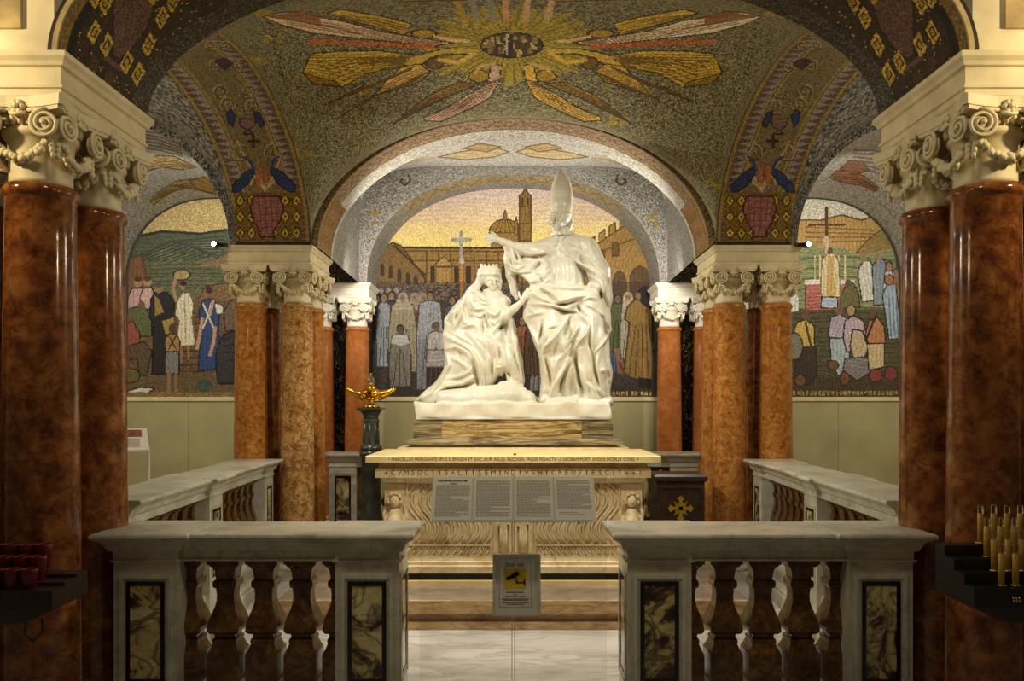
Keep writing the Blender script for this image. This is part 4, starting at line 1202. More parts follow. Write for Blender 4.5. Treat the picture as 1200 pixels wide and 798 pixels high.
def balustrade(name, loc, rz, spec, label, H=HB, ends=(True, True), lift=0.0, z0=0.0):
    """runs along local +x. spec: ('pier', length) or ('bay', length, n gaps)"""
    t = empty(name, loc, rz, label, 'balustrade')
    pd = .1425; x = 0.0
    L = sum(s[1] for s in spec)
    for s in spec:
        x1 = x + s[1]
        if s[0] == 'pier':
            c = (x+x1)/2; hx = s[1]/2
            p = MB().box((x, -pd, .16), (x1, pd, H-.134)).build('pier', M['white_marble'], t)
            MB().rings([(z, x-o, x1+o, -pd-o, pd+o) for z, o in cap_prof(H)]).build('pier_cap', M['white_marble'], p)
            MB().rings([(z, x-o, x1+o, -pd-o, pd+o) for z, o in base_prof()]).build('pier_base', M['white_marble'], p)
            ih = .45; iz = .345 + ih/2 - .03 + (H-HB)
            for a, yy in ((0, -pd), (PI, pd)): inlay(p, s[1]*.60, ih, (c, yy, iz), a)
            if x < 1e-6: inlay(p, .17, ih, (x, 0, iz), -PI/2)
            if x1 > L - 1e-6: inlay(p, .17, ih, (x1, 0, iz), PI/2)
        else:
            ry = pd - .028
            pr = cap_prof(H)
            xa, xb = x, x1
            MB().rings([(z, xa, xb, -ry-o, ry+o) for z, o in [(max(min(z_, H-.0015), ZB1 + (H-HB)), o_) for z_, o_ in pr]]).build('handrail', M['white_marble'], t)
            MB().rings([(z, xa, xb, -ry-o, ry+o) for z, o in base_prof()] + [(ZB0, xa, xb, -ry, ry)]).build('foot_rail', M['white_marble'], t)
            n = s[2]; sp = s[1]/n
            sc = (H - HB + ZB1 - ZB0) / (ZB1 - ZB0); dz = ZB0 - ZB0*sc
            for k in range(1, n):
                link('baluster', BAL, t, (x + k*sp, 0, dz), (0, 0, 0), (1, 1, sc))
            link('baluster', BALH, t, (x, 0, dz), (0, 0, 0), (1, 1, sc)); link('baluster', BALH, t, (x1, 0, dz), (0, 0, PI), (1, 1, sc))
        x = x1
    return t

YBL = 3.685
xl = -1.778
balustrade('balustrade', (xl, YBL, 0), 0, [('pier', .285), ('bay', .70, 4), ('pier', .285)], 'white marble balustrade with dark inlays beside the red votive rack, before the altar')
balustrade('balustrade', (-xl, YBL, 0), PI, [('pier', .285), ('bay', .70, 4), ('pier', .285)], 'white marble balustrade with dark inlays beside the candle rack, before the altar')
HS = 1.067
for sg in (-1, 1):
    a = Vector((sg*2.075, 4.02, 0)); b = Vector((sg*2.235, 6.93, 0))
    dirv = b - a; rz = math.atan2(dirv.y, dirv.x); Ln = dirv.length
    balustrade('balustrade', a, rz, [('bay', 1.22, 7), ('pier', .27), ('bay', Ln-1.22-.54, 7), ('pier', .27)],
               'long marble side balustrade running back to the rear pier by the %s' % ('gold oil lamp' if sg < 0 else 'wooden cross box'), H=HS)
for sg in (-1, 1):
    if sg < 0: balustrade('balustrade', (-1.80, 7.93, 0), 0, [('pier', .265), ('bay', .62, 4)], 'short marble rail with inlaid post behind the gold oil lamp', H=HS)
    else: balustrade('balustrade', (1.80, 7.93, 0), PI, [('pier', .265), ('bay', .62, 4)], 'short marble rail with post behind the wooden cross box', H=HS)

# carved scroll brackets at the foot of the gate
for sg, nm in ((-1, 'red votive rack'), (1, 'candle rack')):
    br = empty('scroll_bracket', (sg*.455, YBL - .05, 0), 0, 'small carved marble scroll at the gate foot, %s side' % nm, 'bracket')
    pts = [(0, 0), (.10, 0), (.10, .05), (.085, .10), (.06, .16), (.035, .25), (.02, .27), (0, .27)]
    if sg > 0: poly = [(-x, z) for x, z in reversed(pts)]
    else: poly = pts
    MB().prism(poly, -.05, .05).build('block', M['white_marble'], br)
    for k in range(3):
        MB().tube([(-sg*(.10-.012*k), -.052, .03), (-sg*(.085-.014*k), -.054, .10), (-sg*(.05-.010*k), -.054, .18), (-sg*(.03-.006*k), -.052, .25)], .006, 6).build('rib', M['white_marble'], br)

# ------------------------------------------------------------------ steps and altar
YA = 5.905                                   # altar base front
st = empty('altar_step', (0, 0, 0), 0, 'worn stone step in front of the altar', 'step')
MB().rings([(0, -1.62, 1.62, 5.47, 6.69), (.045, -1.62, 1.62, 5.47, 6.69), (.05, -1.6, 1.6, 5.485, 6.69)]).build('plinth', M['step_stone'], st)
MB().box((-1.6, 5.53, .05), (1.6, 6.69, .105)).build('riser', M['step_stone'], st)
MB().rings([(.105, -1.62, 1.62, 5.475, 6.69), (.115, -1.63, 1.63, 5.465, 6.69), (.20, -1.63, 1.63, 5.465, 6.69), (.205, -1.62, 1.62, 5.475, 6.69)]).build('nosing', M['step_stone'], st)
MB().rings([(.205, -1.62, 1.62, 5.475, 6.69), (.212, -1.61, 1.61, 5.485, 6.69)]).build('tread', M['step_tread'], st)

def text_mesh(body, width, height, mat, thick=.0015):
    cu = bpy.data.curves.new('txt', 'FONT'); cu.body = body; cu.size = 1.0; cu.align_x = 'CENTER'
    cu.resolution_u = 2
    ob = bpy.data.objects.new('txt', cu); COL.objects.link(ob)
    dg = bpy.context.evaluated_depsgraph_get(); dg.update()
    me = bpy.data.meshes.new_from_object(ob.evaluated_get(dg))
    bpy.data.objects.remove(ob); bpy.data.curves.remove(cu)
    co = np.zeros(len(me.vertices)*3, np.float32); me.vertices.foreach_get('co', co); co = co.reshape(-1, 3)
    lo, hi = co.min(0), co.max(0)
    out = np.zeros_like(co)
    out[:, 0] = ((co[:, 0]-lo[0])/(hi[0]-lo[0]) - .5)*width
    out[:, 2] = (co[:, 1]-lo[1])/(hi[1]-lo[1])*height
    me.vertices.foreach_set('co', out.ravel())
    me.materials.clear(); me.materials.append(mat)
    bm = bmesh.new(); bm.from_mesh(me)
    r = bmesh.ops.extrude_face_region(bm, geom=bm.faces[:])
    bmesh.ops.translate(bm, verts=[v for v in r['geom'] if isinstance(v, bmesh.types.BMVert)], vec=(0, -thick, 0))
    bmesh.ops.recalc_face_normals(bm, faces=bm.faces); bm.to_mesh(me); bm.free()
    me.update(); return me

al = empty('altar', (0, 0, 0), 0, 'carved stone sarcophagus altar with yellow slab top and Latin inscriptions', 'altar')
XA = 1.075
tb = MB().rings([(1.118, -1.055, 1.055, 5.87, 6.72), (1.121, -1.085, 1.085, 5.845, 6.74), (1.165, -1.085, 1.085, 5.845, 6.74), (1.170, -1.08, 1.08, 5.85, 6.735)]).build('table_slab', M['mensa'], al)
link('inscription', text_mesh('+ MARCELLUS MORGANTE EPUS S. EMIGDII ET SOC. AUR. RELIQ. RECOGN. PRIDIE PERACTA U. SACRAM PORT. III IDUS MCMLIX CONS. +', 1.84, .028, M['letters']), tb, (.0, 5.8455, 1.130))
MB().box((-1.0, 5.93, 1.075), (1.0, 6.65, 1.118)).build('neck', M['travertine'], al)
fz = MB().rings([(1.005, -1.02, 1.02, 5.895, 6.66), (1.07, -1.02, 1.02, 5.895, 6.66), (1.075, -1.015, 1.015, 5.90, 6.66)]).build('frieze', M['travertine'], al)
ins = '+CVMSOCIISALIISEMINDIVSHICREQVIESCIT++X'
LM = {}
for i, ch in enumerate(ins):
    if ch not in LM: LM[ch] = text_mesh(ch, {'I': .007, 'M': .036, 'V': .030, 'D': .030, 'C': .030, 'Q': .034, 'O': .032, 'N': .030, 'H': .028, '+': .026}.get(ch, .024), .026 if ch == '+' else .036, M['letters'])
    link('letter', LM[ch], fz, (-.94 + 1.88*i/(len(ins)-1), 5.8955, 1.026))
MB().rings([(.965, -.965, .965, 5.93, 6.65), (.99, -.975, .975, 5.912, 6.65), (1.005, -.98, .98, 5.905, 6.65)]).build('cornice', M['travertine'], al)
body = MB().box((-.96, 5.985, .40), (.96, 6.62, .965)).build('body', M['travertine'], al)
MB().rings([(.295, -.98, .98, 5.905, 6.64), (.345, -.98, .98, 5.905, 6.64), (.352, -.97, .97, 5.93, 6.64), (.372, -.97, .97, 5.93, 6.64), (.38, -.965, .965, 5.95, 6.64), (.40, -.96, .96, 5.955, 6.64)]).build('base_moulding', M['travertine'], al)
MB().box((-1.02, 5.96, .242), (1.02, 6.6, .295)).build('shadow_gap', M['black_inlay'], al)  # recessed block, coloured black for the shade under the altar
MB().rings([(.212, -1.06, 1.06, 5.905, 6.66), (.238, -1.06, 1.06, 5.905, 6.66), (.242, -1.05, 1.05, 5.915, 6.66)]).build('footing', M['mensa'], al)
# strigil fields: S shaped flutes
zt, zb = .955, .505
def strigil(sg):
    mb = MB(); pts = []; n = 15
    for k in range(n):
        t = k/(n-1)
        pts.append((sg*(-.060*math.sin(2*PI*t*.97 + .03)) , 0, zt - .02 - t*(zt - zb - .03)))
    rr = [.010 + .012*math.sin(PI*min(1, max(0, k/(n-1)))) ** .5 for k in range(n)]
    for off in (-.020, .020):
        mb.tube([(x + off, y, z) for x, y, z in pts], [.0105]*n, 6)
    mb.tube([(pts[0][0]-.020, 0, pts[0][2]), (pts[0][0], 0, pts[0][2]+.018), (pts[0][0]+.020, 0, pts[0][2])], .0105, 6)
    return mb.mesh('flute', M['travertine'])
def loop_mesh(sg):
    mb = MB(); pts = []
    for k in range(15):
        a = 2*PI*k/14
        u, w = .017*math.cos(a), .040*math.sin(a)
        pts.append((u + sg*w*.55, 0, w))
    mb.tube(pts, .006, 6)
    return mb.mesh('flute', M['travertine'])
for sg in (-1, 1):
    field = MB()
    x0, x1 = sorted((sg*.155, sg*.80))
    for a0, a1, c0, c1 in ((x0, x1, zt, zt+.012), (x0, x1, zb-.104, zb-.092), (x0, x0+.012, zb-.09, zt), (x1-.012, x1, zb-.09, zt)):
        field.box((a0, 5.962, c0), (a1, 5.99, c1))
    fo = field.build('strigil_field', M['travertine'], al)
    MB().box((x0+.012, 5.966, zb-.018), (x1-.012, 5.99, zb-.006)).build('band', M['travertine'], fo)
    me = strigil(-sg); n = 9
    for k in range(n): link('flute', me, fo, (x0 + .075 + (x1-x0-.15)*k/(n-1), 5.978, 0))
    lm = loop_mesh(-sg)
    for k in range(12): link('flute', lm, fo, (x0 + .045 + (x1-x0-.09)*k/11, 5.978, zb-.056))
# centre aedicule with a worn standing figure
cp = MB()
cp.box((-.15, 5.955, .40), (-.115, 5.99, .965)); cp.box((.115, 5.955, .40), (.15, 5.99, .965))
for x in (-.13, -.02, .02, .13): cp.lathe([(0, .016), (.02, .012), (.46, .011), (.48, .018), (.50, .018)], 10, (x, 5.962, .43))
cp.box((-.15, 5.945, .40), (.15, 5.99, .43)); cp.box((-.15, 5.945, .93), (.15, 5.99, .965))
ce = cp.build('centre_niche', M['travertine'], al)
for x in (-.073, .073):
    f = MB()
    f.tube([(x, 5.975, .44), (x, 5.968, .55), (x, 5.966, .66), (x, 5.97, .74)], [.032, .036, .030, .022], 10)
    f.ball((x, 5.964, .785), (.022, .022, .028), 10, 7); f.tube([(x-.034, 5.972, .72), (x-.04, 5.962, .65), (x-.008, 5.955, .62)], [.013, .012, .010], 7); f.tube([(x+.034, 5.972, .72), (x+.04, 5.962, .65), (x+.012, 5.955, .66)], [.013, .012, .010], 7)
    for k in range(4): f.tube([(x-.02+.013*k, 5.944, .62), (x-.024+.016*k, 5.946, .46)], .006, 5)
    f.build('carved_figure', M['travertine'], ce)
# corner figures with curly heads and wings
for sg in (-1, 1):
    b = MB(); x = sg*.885; y = 5.955
    b.box((x-.08, 5.97, .41), (x+.08, 5.99, .955))
    b.tube([(x, y+.02, .45), (x, y+.01, .58), (x, y, .68), (x, y, .735), (x, y, .77)], [.060, .062, .068, .048, .028], 12)
    b.ball((x, y-.012, .825), (.038, .036, .048), 12, 8)
    b.ball((x, y-.052, .822), (.007, .010, .012), 6, 5)
    for s2 in (-1, 1): b.ball((x+s2*.014, y-.046, .834), (.006, .004, .004), 6, 4)
    b.ball((x, y-.046, .802), (.012, .005, .004), 6, 4)
    RR = random.Random(5)
    for k in range(26):
        a = PI*(-.12 + 1.24*k/25); rr = .050
        b.ball((x + rr*math.cos(a), y - .012 + RR.uniform(-.012, .012), .835 + rr*1.0*math.sin(a)), .015, 6, 4)
    for s2 in (-1, 1):
        b.tube([(x+s2*.055, y, .72), (x+s2*.075, y-.008, .64), (x+s2*.045, y-.025, .58), (x+s2*.01, y-.035, .60)], [.022, .021, .017, .013], 8)
        for k in range(4): b.tube([(x+s2*(.045+.008*k), y+.02, .74), (x+s2*(.068+.006*k), y+.012, .80-.02*k), (x+s2*(.072+.003*k), y+.015, .70-.03*k)], [.006, .009, .004], 6)
    for k in range(4): b.tube([(x-.055, y-.02, .70-.03*k), (x, y-.055, .665-.032*k), (x+.055, y-.02, .71-.03*k)], .008, 6)
    b.build('corner_figure', M['travertine'], al)
# red votive drop on the slab
rd = MB().lathe([(0, .012), (.004, .013), (.012, .008), (.014, .002)], 10, (.012, 5.95, 1.170)).build('wax_seal', M['red_glass'])
tag(rd, 'small red wax drop lying on the yellow altar slab', 'wax')

# block behind the altar that carries the statue pedestal
ZP0 = CZ - (524.3 - HY) * 6.76 / F
bb = MB().rings([(0, -.98, .98, 6.72, 7.72), (ZP0-.002, -.98, .98, 6.745, 7.70)]).build('masonry_block', M['travertine'])
tag(bb, 'stone block standing behind the altar slab under the striped pedestal', 'block')

# striped pedestal
YP = 6.80
pd = empty('statue_pedestal', (0, 0, 0), 0, 'low pedestal of dark striped marble slabs under the white statue group', 'pedestal')
k = YP/F
xa, xb = (474-CX)*k, (730-CX)*k
zt_ = CZ - (493-HY)*k
z1 = ZP0 + .017; z2 = ZP0 + .075
foot = MB().rings([(ZP0, xa+.05, xb-.05, YP+.03, 7.60), (z1, xa+.045, xb-.045, YP+.03, 7.60), (z1+.004, xa, xb, YP-.015, 7.64), (z1+.025, xa-.002, xb+.002, YP-.02, 7.64), (z1+.045, xa+.04, xb-.04, YP, 7.62), (z2, xa+.075, xb-.075, YP+.02, 7.60)])
foot.build('foot_slab', M['onyx_dark'], pd)
cuts = [(484, 517, 'onyx_dark'), (517, 560, 'onyx'), (560, 682, 'onyx'), (682, 690.5, 'onyx_dark'), (690.5, 719, 'onyx_dark')]
for i, (a, b_, m) in enumerate(cuts):
    MB().rings([(z2, (a-CX)*k+.001, (b_-CX)*k-.001, YP+.025-.002*(i % 2), 7.58), (zt_, (a-CX)*k+.001, (b_-CX)*k-.001, YP+.025-.002*(i % 2), 7.58)]).build('slab', M[m], pd)

# ------------------------------------------------------------------ marble statue group (distance-field sculpting)
YST = 7.20
KS = YST / F
def S3(px, py, d=0.0):
    Y = YST - d * KS
    return np.array(((px - CX) * Y / F, Y, CZ - (py - HY) * Y / F))

class Sculpt:
    def __init__(s, lo, hi, res):
        s.lo = np.array(lo, float); s.res = res
        s.n = np.ceil((np.array(hi) - s.lo) / res).astype(int) + 1
        s.f = np.full(tuple(s.n), 0.5, np.float32)
    def block(s, lo, hi):
        i0 = np.clip(np.floor((lo - s.lo) / s.res).astype(int), 0, s.n - 1); i1 = np.clip(np.ceil((hi - s.lo) / s.res).astype(int) + 1, 1, s.n)
        sl = tuple(slice(a, b) for a, b in zip(i0, i1))
        ax = [(s.lo[k] + np.arange(i0[k], i1[k]) * s.res).astype(np.float32) for k in range(3)]
        return sl, np.ix_(*ax)
    def cone(s, a, b, ra, rb, k=.02, fy=1.0, sub=False):
        a = np.asarray(a, float); b = np.asarray(b, float)
        m = max(ra, rb) * max(fy, 1) + k + 3*s.res
        sl, (X, Y, Z) = s.block(np.minimum(a, b) - m, np.maximum(a, b) + m)
        if any(x.stop <= x.start for x in sl): return
        d = b - a; dd = np.array((d[0], d[1]/fy, d[2])); L = max(float(dd @ dd), 1e-12)
        px, py, pz = X - a[0], (Y - a[1]) / fy, Z - a[2]
        t = np.clip((px*dd[0] + py*dd[1] + pz*dd[2]) / L, 0, 1)
        q = np.sqrt((px - t*dd[0])**2 + (py - t*dd[1])**2 + (pz - t*dd[2])**2) - (ra + (rb-ra)*t)
        g = s.f[sl]
        if not sub:
            h = np.clip(.5 + .5*(g - q)/k, 0, 1); s.f[sl] = g*(1-h) + q*h - k*h*(1-h)
        else:
            h = np.clip(.5 - .5*(g + q)/k, 0, 1); s.f[sl] = g*(1-h) + (-q)*h + k*h*(1-h)
    def chain(s, pts, k=3.0, fy=1.0, sub=False):
        """pts: (px, py, d, r) all in picture pixels at the statue"""
        for p, q in zip(pts[:-1], pts[1:]):
            s.cone(S3(*p[:3]), S3(*q[:3]), p[3]*KS, q[3]*KS, k*KS, fy, sub)
    def ball(s, px, py, d, r, k=2.0, fy=1.0, sub=False):
        a = S3(px, py, d); s.cone(a, a + np.array((0, 0, 1e-4)), r*KS, r*KS, k*KS, fy, sub)
    def ripple(s, zones):
        """fine drapery waves: sdf offset by directional sine inside soft spheres"""
        for (px, py, d, r, ang, wl, amp) in zones:
            c = S3(px, py, d); rr = r*KS
            sl, (X, Y, Z) = s.block(c - rr, c + rr)
            q = np.sqrt((X-c[0])**2 + (Y-c[1])**2 + (Z-c[2])**2) / rr
            w = np.clip(1 - q, 0, 1); w = w*w*(3-2*w)
            ph = ((X-c[0])*math.cos(ang) + (Z-c[2])*math.sin(ang)) / (wl*KS) * 2*PI
            ph = ph + 1.3*np.sin(((Z-c[2])*math.cos(ang) - (X-c[0])*math.sin(ang)) / (wl*3.3*KS) * 2*PI) + 1.1*(Y-c[1])/(wl*2*KS)
            s.f[sl] += (w * np.sin(ph) * amp * KS).astype(np.float32)
    def relief(s, ridges, grooves, x0, y0, x1, y1, back=0.06):
        """sharp cloth folds: crest lines drawn in the picture plane displace the front of the figure"""
        q = 2.0
        nx_, ny_ = int((x1-x0)*q)+1, int((y1-y0)*q)+1
        GX, GY = np.meshgrid(x0 + np.arange(nx_)/q, y0 + np.arange(ny_)/q, indexing='ij')
        def draw(lines):
            H = np.zeros_like(GX)
            for pts, amp, w in lines:
                n = len(pts)
                for i, (a, b) in enumerate(zip(pts[:-1], pts[1:])) if n > 1 else [(0, (pts[0], pts[0]))]:
                    lo_x, hi_x = min(a[0], b[0])-w, max(a[0], b[0])+w; lo_y, hi_y = min(a[1], b[1])-w, max(a[1], b[1])+w
                    i0, i1 = max(0, int((lo_x-x0)*q)), min(nx_, int((hi_x-x0)*q)+2); j0, j1 = max(0, int((lo_y-y0)*q)), min(ny_, int((hi_y-y0)*q)+2)
                    if i1 <= i0 or j1 <= j0: continue
                    X, Y = GX[i0:i1, j0:j1], GY[i0:i1, j0:j1]
                    dx, dy = b[0]-a[0], b[1]-a[1]; L = max(dx*dx+dy*dy, 1e-9)
                    t = np.clip(((X-a[0])*dx + (Y-a[1])*dy)/L, 0, 1)
                    d = np.hypot(X-a[0]-t*dx, Y-a[1]-t*dy) / w
                    taper = np.minimum(1, .35 + 2.2*np.minimum((i+t)/max(n-1, 1), 1-(i+t)/max(n-1, 1))) if n > 1 else 1.0
                    H[i0:i1, j0:j1] = np.maximum(H[i0:i1, j0:j1], amp*taper*np.clip(1-d, 0, 1)**1.4)
            return H
        h = 1.45*draw(ridges) - 1.5*draw(grooves)
        for _ in range(2):
            k = h.copy()
            k[1:-1, 1:-1] = (h[1:-1, 1:-1]*2 + h[:-2, 1:-1] + h[2:, 1:-1] + h[1:-1, :-2] + h[1:-1, 2:]) / 6
            h = k
        ax = [s.lo[k] + np.arange(s.n[k])*s.res for k in range(3)]
        for j, yv in enumerate(ax[1]):
            wgt = np.clip((YST + back - yv) / .10, 0, 1)
            if wgt <= 0: continue
            u = (CX + ax[0]*F/yv - x0)*q; v = (HY - (ax[2]-CZ)*F/yv - y0)*q
            ui = np.clip(np.round(u).astype(int), 0, nx_-1); vi = np.clip(np.round(v).astype(int), 0, ny_-1)
            out = ((u < 0) | (u > nx_-1))[:, None] | ((v < 0) | (v > ny_-1))[None, :]
            hh = h[np.ix_(ui, vi)]; hh[out] = 0
            s.f[:, j, :] -= (hh*KS*wgt).astype(np.float32)
    def geo(s):
        g = openvdb.FloatGrid(background=0.5); g.copyFromArray(np.clip(s.f, -.5, .5).astype(np.float32))
        pts, quads = g.convertToQuads(0.0)
        return np.asarray(pts, float) * s.res + s.lo, np.asarray(quads, int)

def sculpt_mesh(name, parts, mat, parent):
    V = []; Q = []; n = 0
    for s in parts:
        v, q = s.geo() if isinstance(s, Sculpt) else s
        V.append(v); Q.append(q + n); n += len(v)
    V = np.concatenate(V); Q = np.concatenate(Q)
    # orient outward
    a, b, c, d = (V[Q[:, i]] for i in range(4))
    vol = np.einsum('ij,ij->i', a, np.cross(b, c)).sum() + np.einsum('ij,ij->i', a, np.cross(c, d)).sum()
    if vol < 0: Q = Q[:, ::-1]
    me = bpy.data.meshes.new(name)
    me.vertices.add(len(V)); me.vertices.foreach_set('co', V.astype(np.float32).ravel())
    me.loops.add(len(Q)*4); me.loops.foreach_set('vertex_index', Q.astype(np.int32).ravel())
    me.polygons.add(len(Q)); me.polygons.foreach_set('loop_start', np.arange(len(Q), dtype=np.int32)*4)
    me.polygons.foreach_set('use_smooth', np.ones(len(Q), bool))
    me.materials.append(mat); me.update(calc_edges=True); me.validate()
    return link(name, me, parent)

sg_root = empty('statue_group', (0, 0, 0), 0, 'white marble statue of a mitred bishop blessing a kneeling crowned woman', 'statue')

# --- bishop
B = Sculpt((-.36, 6.70, 1.50), (.98, 7.62, 3.18), .0075)
C = B.chain
C([(664,350,-2,25),(662,320,-3,23),(661,296,-4,20),(662,282,-4,11)], 6, .8)                 # trunk
C([(640,292,-3,12),(662,285,-5,13),(686,291,-3,13)], 6)                                      # shoulders
C([(689,293,-3,13),(701,318,-2,13),(704,348,-2,13),(707,374,0,8),(710,386,3,4)], 5)          # cope, right fall
C([(640,292,2,11),(620,296,8,8),(606,292,12,6),(595,288,14,5)], 4)                           # raised arm in cope
C([(600,291,12,5),(598,303,11,7),(606,313,10,8),(620,316,9,8),(634,310,8,9)], 4)             # wide sleeve
C([(596,304,6,5),(599,322,4,6),(603,342,2,4),(606,350,2,2.4)], 3, .8)                     # lining falling behind
C([(618,316,10,6),(626,326,14,5.5),(632,336,16,5)], 4)
C([(597,286,16,4.6),(589,283,18,3.9)], 2)
C([(632,316,8,12),(640,334,8,12)], 5)
C([(640,360,16,19),(645,396,22,17),(650,432,14,15),(647,464,8,14)], 7)                       # left leg under the skirt
C([(687,358,14,19),(690,396,20,17),(692,432,14,17),(693,464,8,17)], 7)
C([(666,362,6,20),(668,466,-2,20)], 8)
C([(702,396,0,12),(706,436,-2,10),(705,464,-2,10)], 6)
C([(621,352,14,8),(622,368,15,8),(632,386,16,6)], 5)
C([(618,346,18,6),(640,351,26,8),(665,353,27,9),(690,349,20,9),(702,344,12,7)], 3)           # mantle gathered over the lap
C([(624,338,16,4),(644,343,23,5),(664,343,26,5),(684,338,21,5),(698,332,14,4)], 2.2)
C([(700,362,18,8),(708,376,14,6),(713,386,12,3)], 4)
C([(692,300,10,8),(704,322,12,8),(703,338,17,7),(693,350,25,5)], 4)                          # right arm holding the cloth

def TZ(ox, oy, sc):
    def f(amp, w, *pts): return ([(ox + a/sc, oy + b/sc) for a, b in pts], amp, w)
    return f
U, Mz, Lz = TZ(580, 250, 7.98), TZ(600, 330, 8.87), TZ(600, 390, 8.87)
RB = [
    U(3,4,(160,300),(330,385),(480,380)), U(2,6,(150,290),(330,290),(540,270)),
    U(2.6,3.4,(90,330),(110,470),(200,520),(310,470)), U(2.6,3,(150,330),(190,450),(270,470),(300,430)), U(2.4,3,(200,370),(240,440),(290,420)),
    U(2.6,4,(100,500),(210,560),(330,540),(420,560)), U(3,6,(230,560),(330,640),(430,620)), U(2.4,4,(120,540),(170,640),(190,740)),
    U(2.6,3,(590,170),(570,290),(550,300)), U(2.6,3,(720,110),(640,210),(610,280)),
    U(4,5,(610,280),(680,380),(760,460),(850,500),(950,560),(1000,640),(1010,760)), U(2.6,5,(620,290),(800,350),(850,390),(960,500),(1060,600),(1090,700)),
    U(2,6,(890,250),(900,330),(940,420)), U(2,5,(420,200),(330,270),(200,290)),
    U(2.2,3,(530,480),(525,600),(520,680)), U(2.2,3.4,(740,480),(750,600),(740,690)), U(2,3,(800,540),(820,690)), U(1.6,3,(680,420),(690,560),(690,690)), U(1.6,3,(580,440),(580,690)),
    U(2.6,3,(440,620),(480,560),(530,500)), U(2.4,3,(560,640),(500,620),(470,660)), U(2.2,3,(430,440),(480,480),(470,560)),
    U(3,5,(860,580),(930,600),(1000,660)), U(2.6,4,(880,650),(950,690),(990,730)), U(2,4,(860,540),(880,500),(900,480)),
    Mz(3,5,(300,60),(480,50),(760,70),(860,130)), Mz(2.6,3,(310,60),(420,120),(490,200)), Mz(4,5,(490,210),(640,160),(840,130)), Mz(4,5,(190,95),(300,170),(450,240)),
    Mz(3.2,5,(160,230),(280,225),(420,250),(560,290),(650,320)), Mz(3,4,(720,200),(800,160),(870,170)), Mz(3,4,(720,260),(740,320),(800,360)), Mz(2.6,4,(760,230),(830,260),(880,300)),
    Mz(2.4,4,(130,370),(250,330),(330,320)), Mz(3.4,5,(130,380),(200,520),(270,650),(300,720)), Mz(2.4,4,(170,250),(210,310),(260,330)),
    Mz(4,13,(430,440),(440,480)), Mz(4,4.5,(610,340),(540,450),(450,570),(340,680),(320,750)), Mz(3,4,(690,450),(620,580),(540,700),(510,790)),
    Mz(4,4,(780,400),(810,450),(770,540),(700,620),(620,760)), Mz(3,8,(670,590),(675,610)), Mz(3.2,4,(690,330),(770,390),(810,450)),
    Mz(3,4,(900,290),(970,360),(1030,500)), Mz(3,3,(1030,500),(960,630),(860,740)), Mz(2.2,5,(830,330),(840,480),(850,700)), Mz(2.6,4,(330,430),(345,560),(330,660)),
    Lz(3.2,4,(290,160),(310,250),(340,400),(380,520)), Lz(3,5,(340,540),(320,640),(300,690)), Lz(2.6,5,(620,60),(560,200),(470,290),(430,460)),
    Lz(4.5,5,(680,140),(600,300),(500,450),(420,580),(370,680)), Lz(3,4,(620,290),(570,440),(550,640)), Lz(3,4,(650,300),(680,500),(710,650)),
    Lz(4,5,(700,170),(690,330),(760,520),(850,590),(900,680)), Lz(3.2,4,(800,160),(830,320),(820,480)), Lz(3.6,4,(830,420),(900,590),(1020,680)),
    Lz(2.8,4,(920,160),(880,330),(920,560),(970,610)), Lz(3,9,(950,360),(960,420)), Lz(2.6,4,(400,280),(430,400),(440,500)), Lz(2.6,4,(1000,300),(1030,460),(1020,560)),
]
GB = [
    U(5,3,(260,405),(400,400),(480,385)), U(6,5,(340,550),(400,490),(430,460)), U(7,4,(210,570),(240,640),(250,700)), U(7,5,(700,410),(780,490),(830,560),(850,680)),
    U(1.5,4,(800,250),(820,340),(850,400)), U(1.3,1.6,(630,480),(632,690)), U(1.6,2,(570,320),(560,470)), U(1.6,2,(610,320),(615,460)), U(5,4,(980,690),(1000,798)), U(3,3,(430,600),(440,650)),
    U(2.5,3,(130,360),(160,480),(230,510)), U(2,2.5,(180,350),(220,450)),
    Mz(3,3,(290,80),(380,130),(480,215)), Mz(5,3.5,(460,240),(560,235),(700,195)), Mz(4,3,(420,270),(540,310),(680,330)), Mz(5,3,(680,260),(720,310),(770,355)),
    Mz(5,4,(320,420),(305,520),(290,610)), Mz(4,3.5,(600,370),(560,480),(520,620)), Mz(4,3,(805,470),(800,620),(830,760)), Mz(2,6,(900,420),(890,600)), Mz(4,4,(940,130),(980,230),(1000,330)),
    Mz(2.5,3,(700,500),(650,600),(580,700)),
    Lz(4,3,(350,280),(390,420),(405,520)), Lz(3,3,(410,520),(400,600),(360,680)), Lz(6,4,(650,200),(560,400),(510,520),(490,640)), Lz(6,4,(660,200),(670,320),(700,520),(760,640)),
    Lz(6,4,(830,200),(850,340),(900,560)), Lz(2.5,3,(790,560),(830,620)), Lz(3,3,(480,60),(440,160),(420,260)), Lz(2.5,3,(600,470),(600,650)),
]
B.relief(RB, GB, 585, 250, 725, 480)
C = B.chain
# feet
C([(640,466,16,5),(636,469,24,3.6)], 2); C([(676,467,18,4.5),(674,470,26,3.4)], 2)
# right hand gripping
C([(697,346,24,4),(691,351,27,4)], 2)
for i in range(4): C([(694-2.3*i,349+1.4*i,28,1.8),(690-2.3*i,351+1.4*i,31,1.7),(687-2.2*i,354+1.2*i,30,1.4)], 1.0)

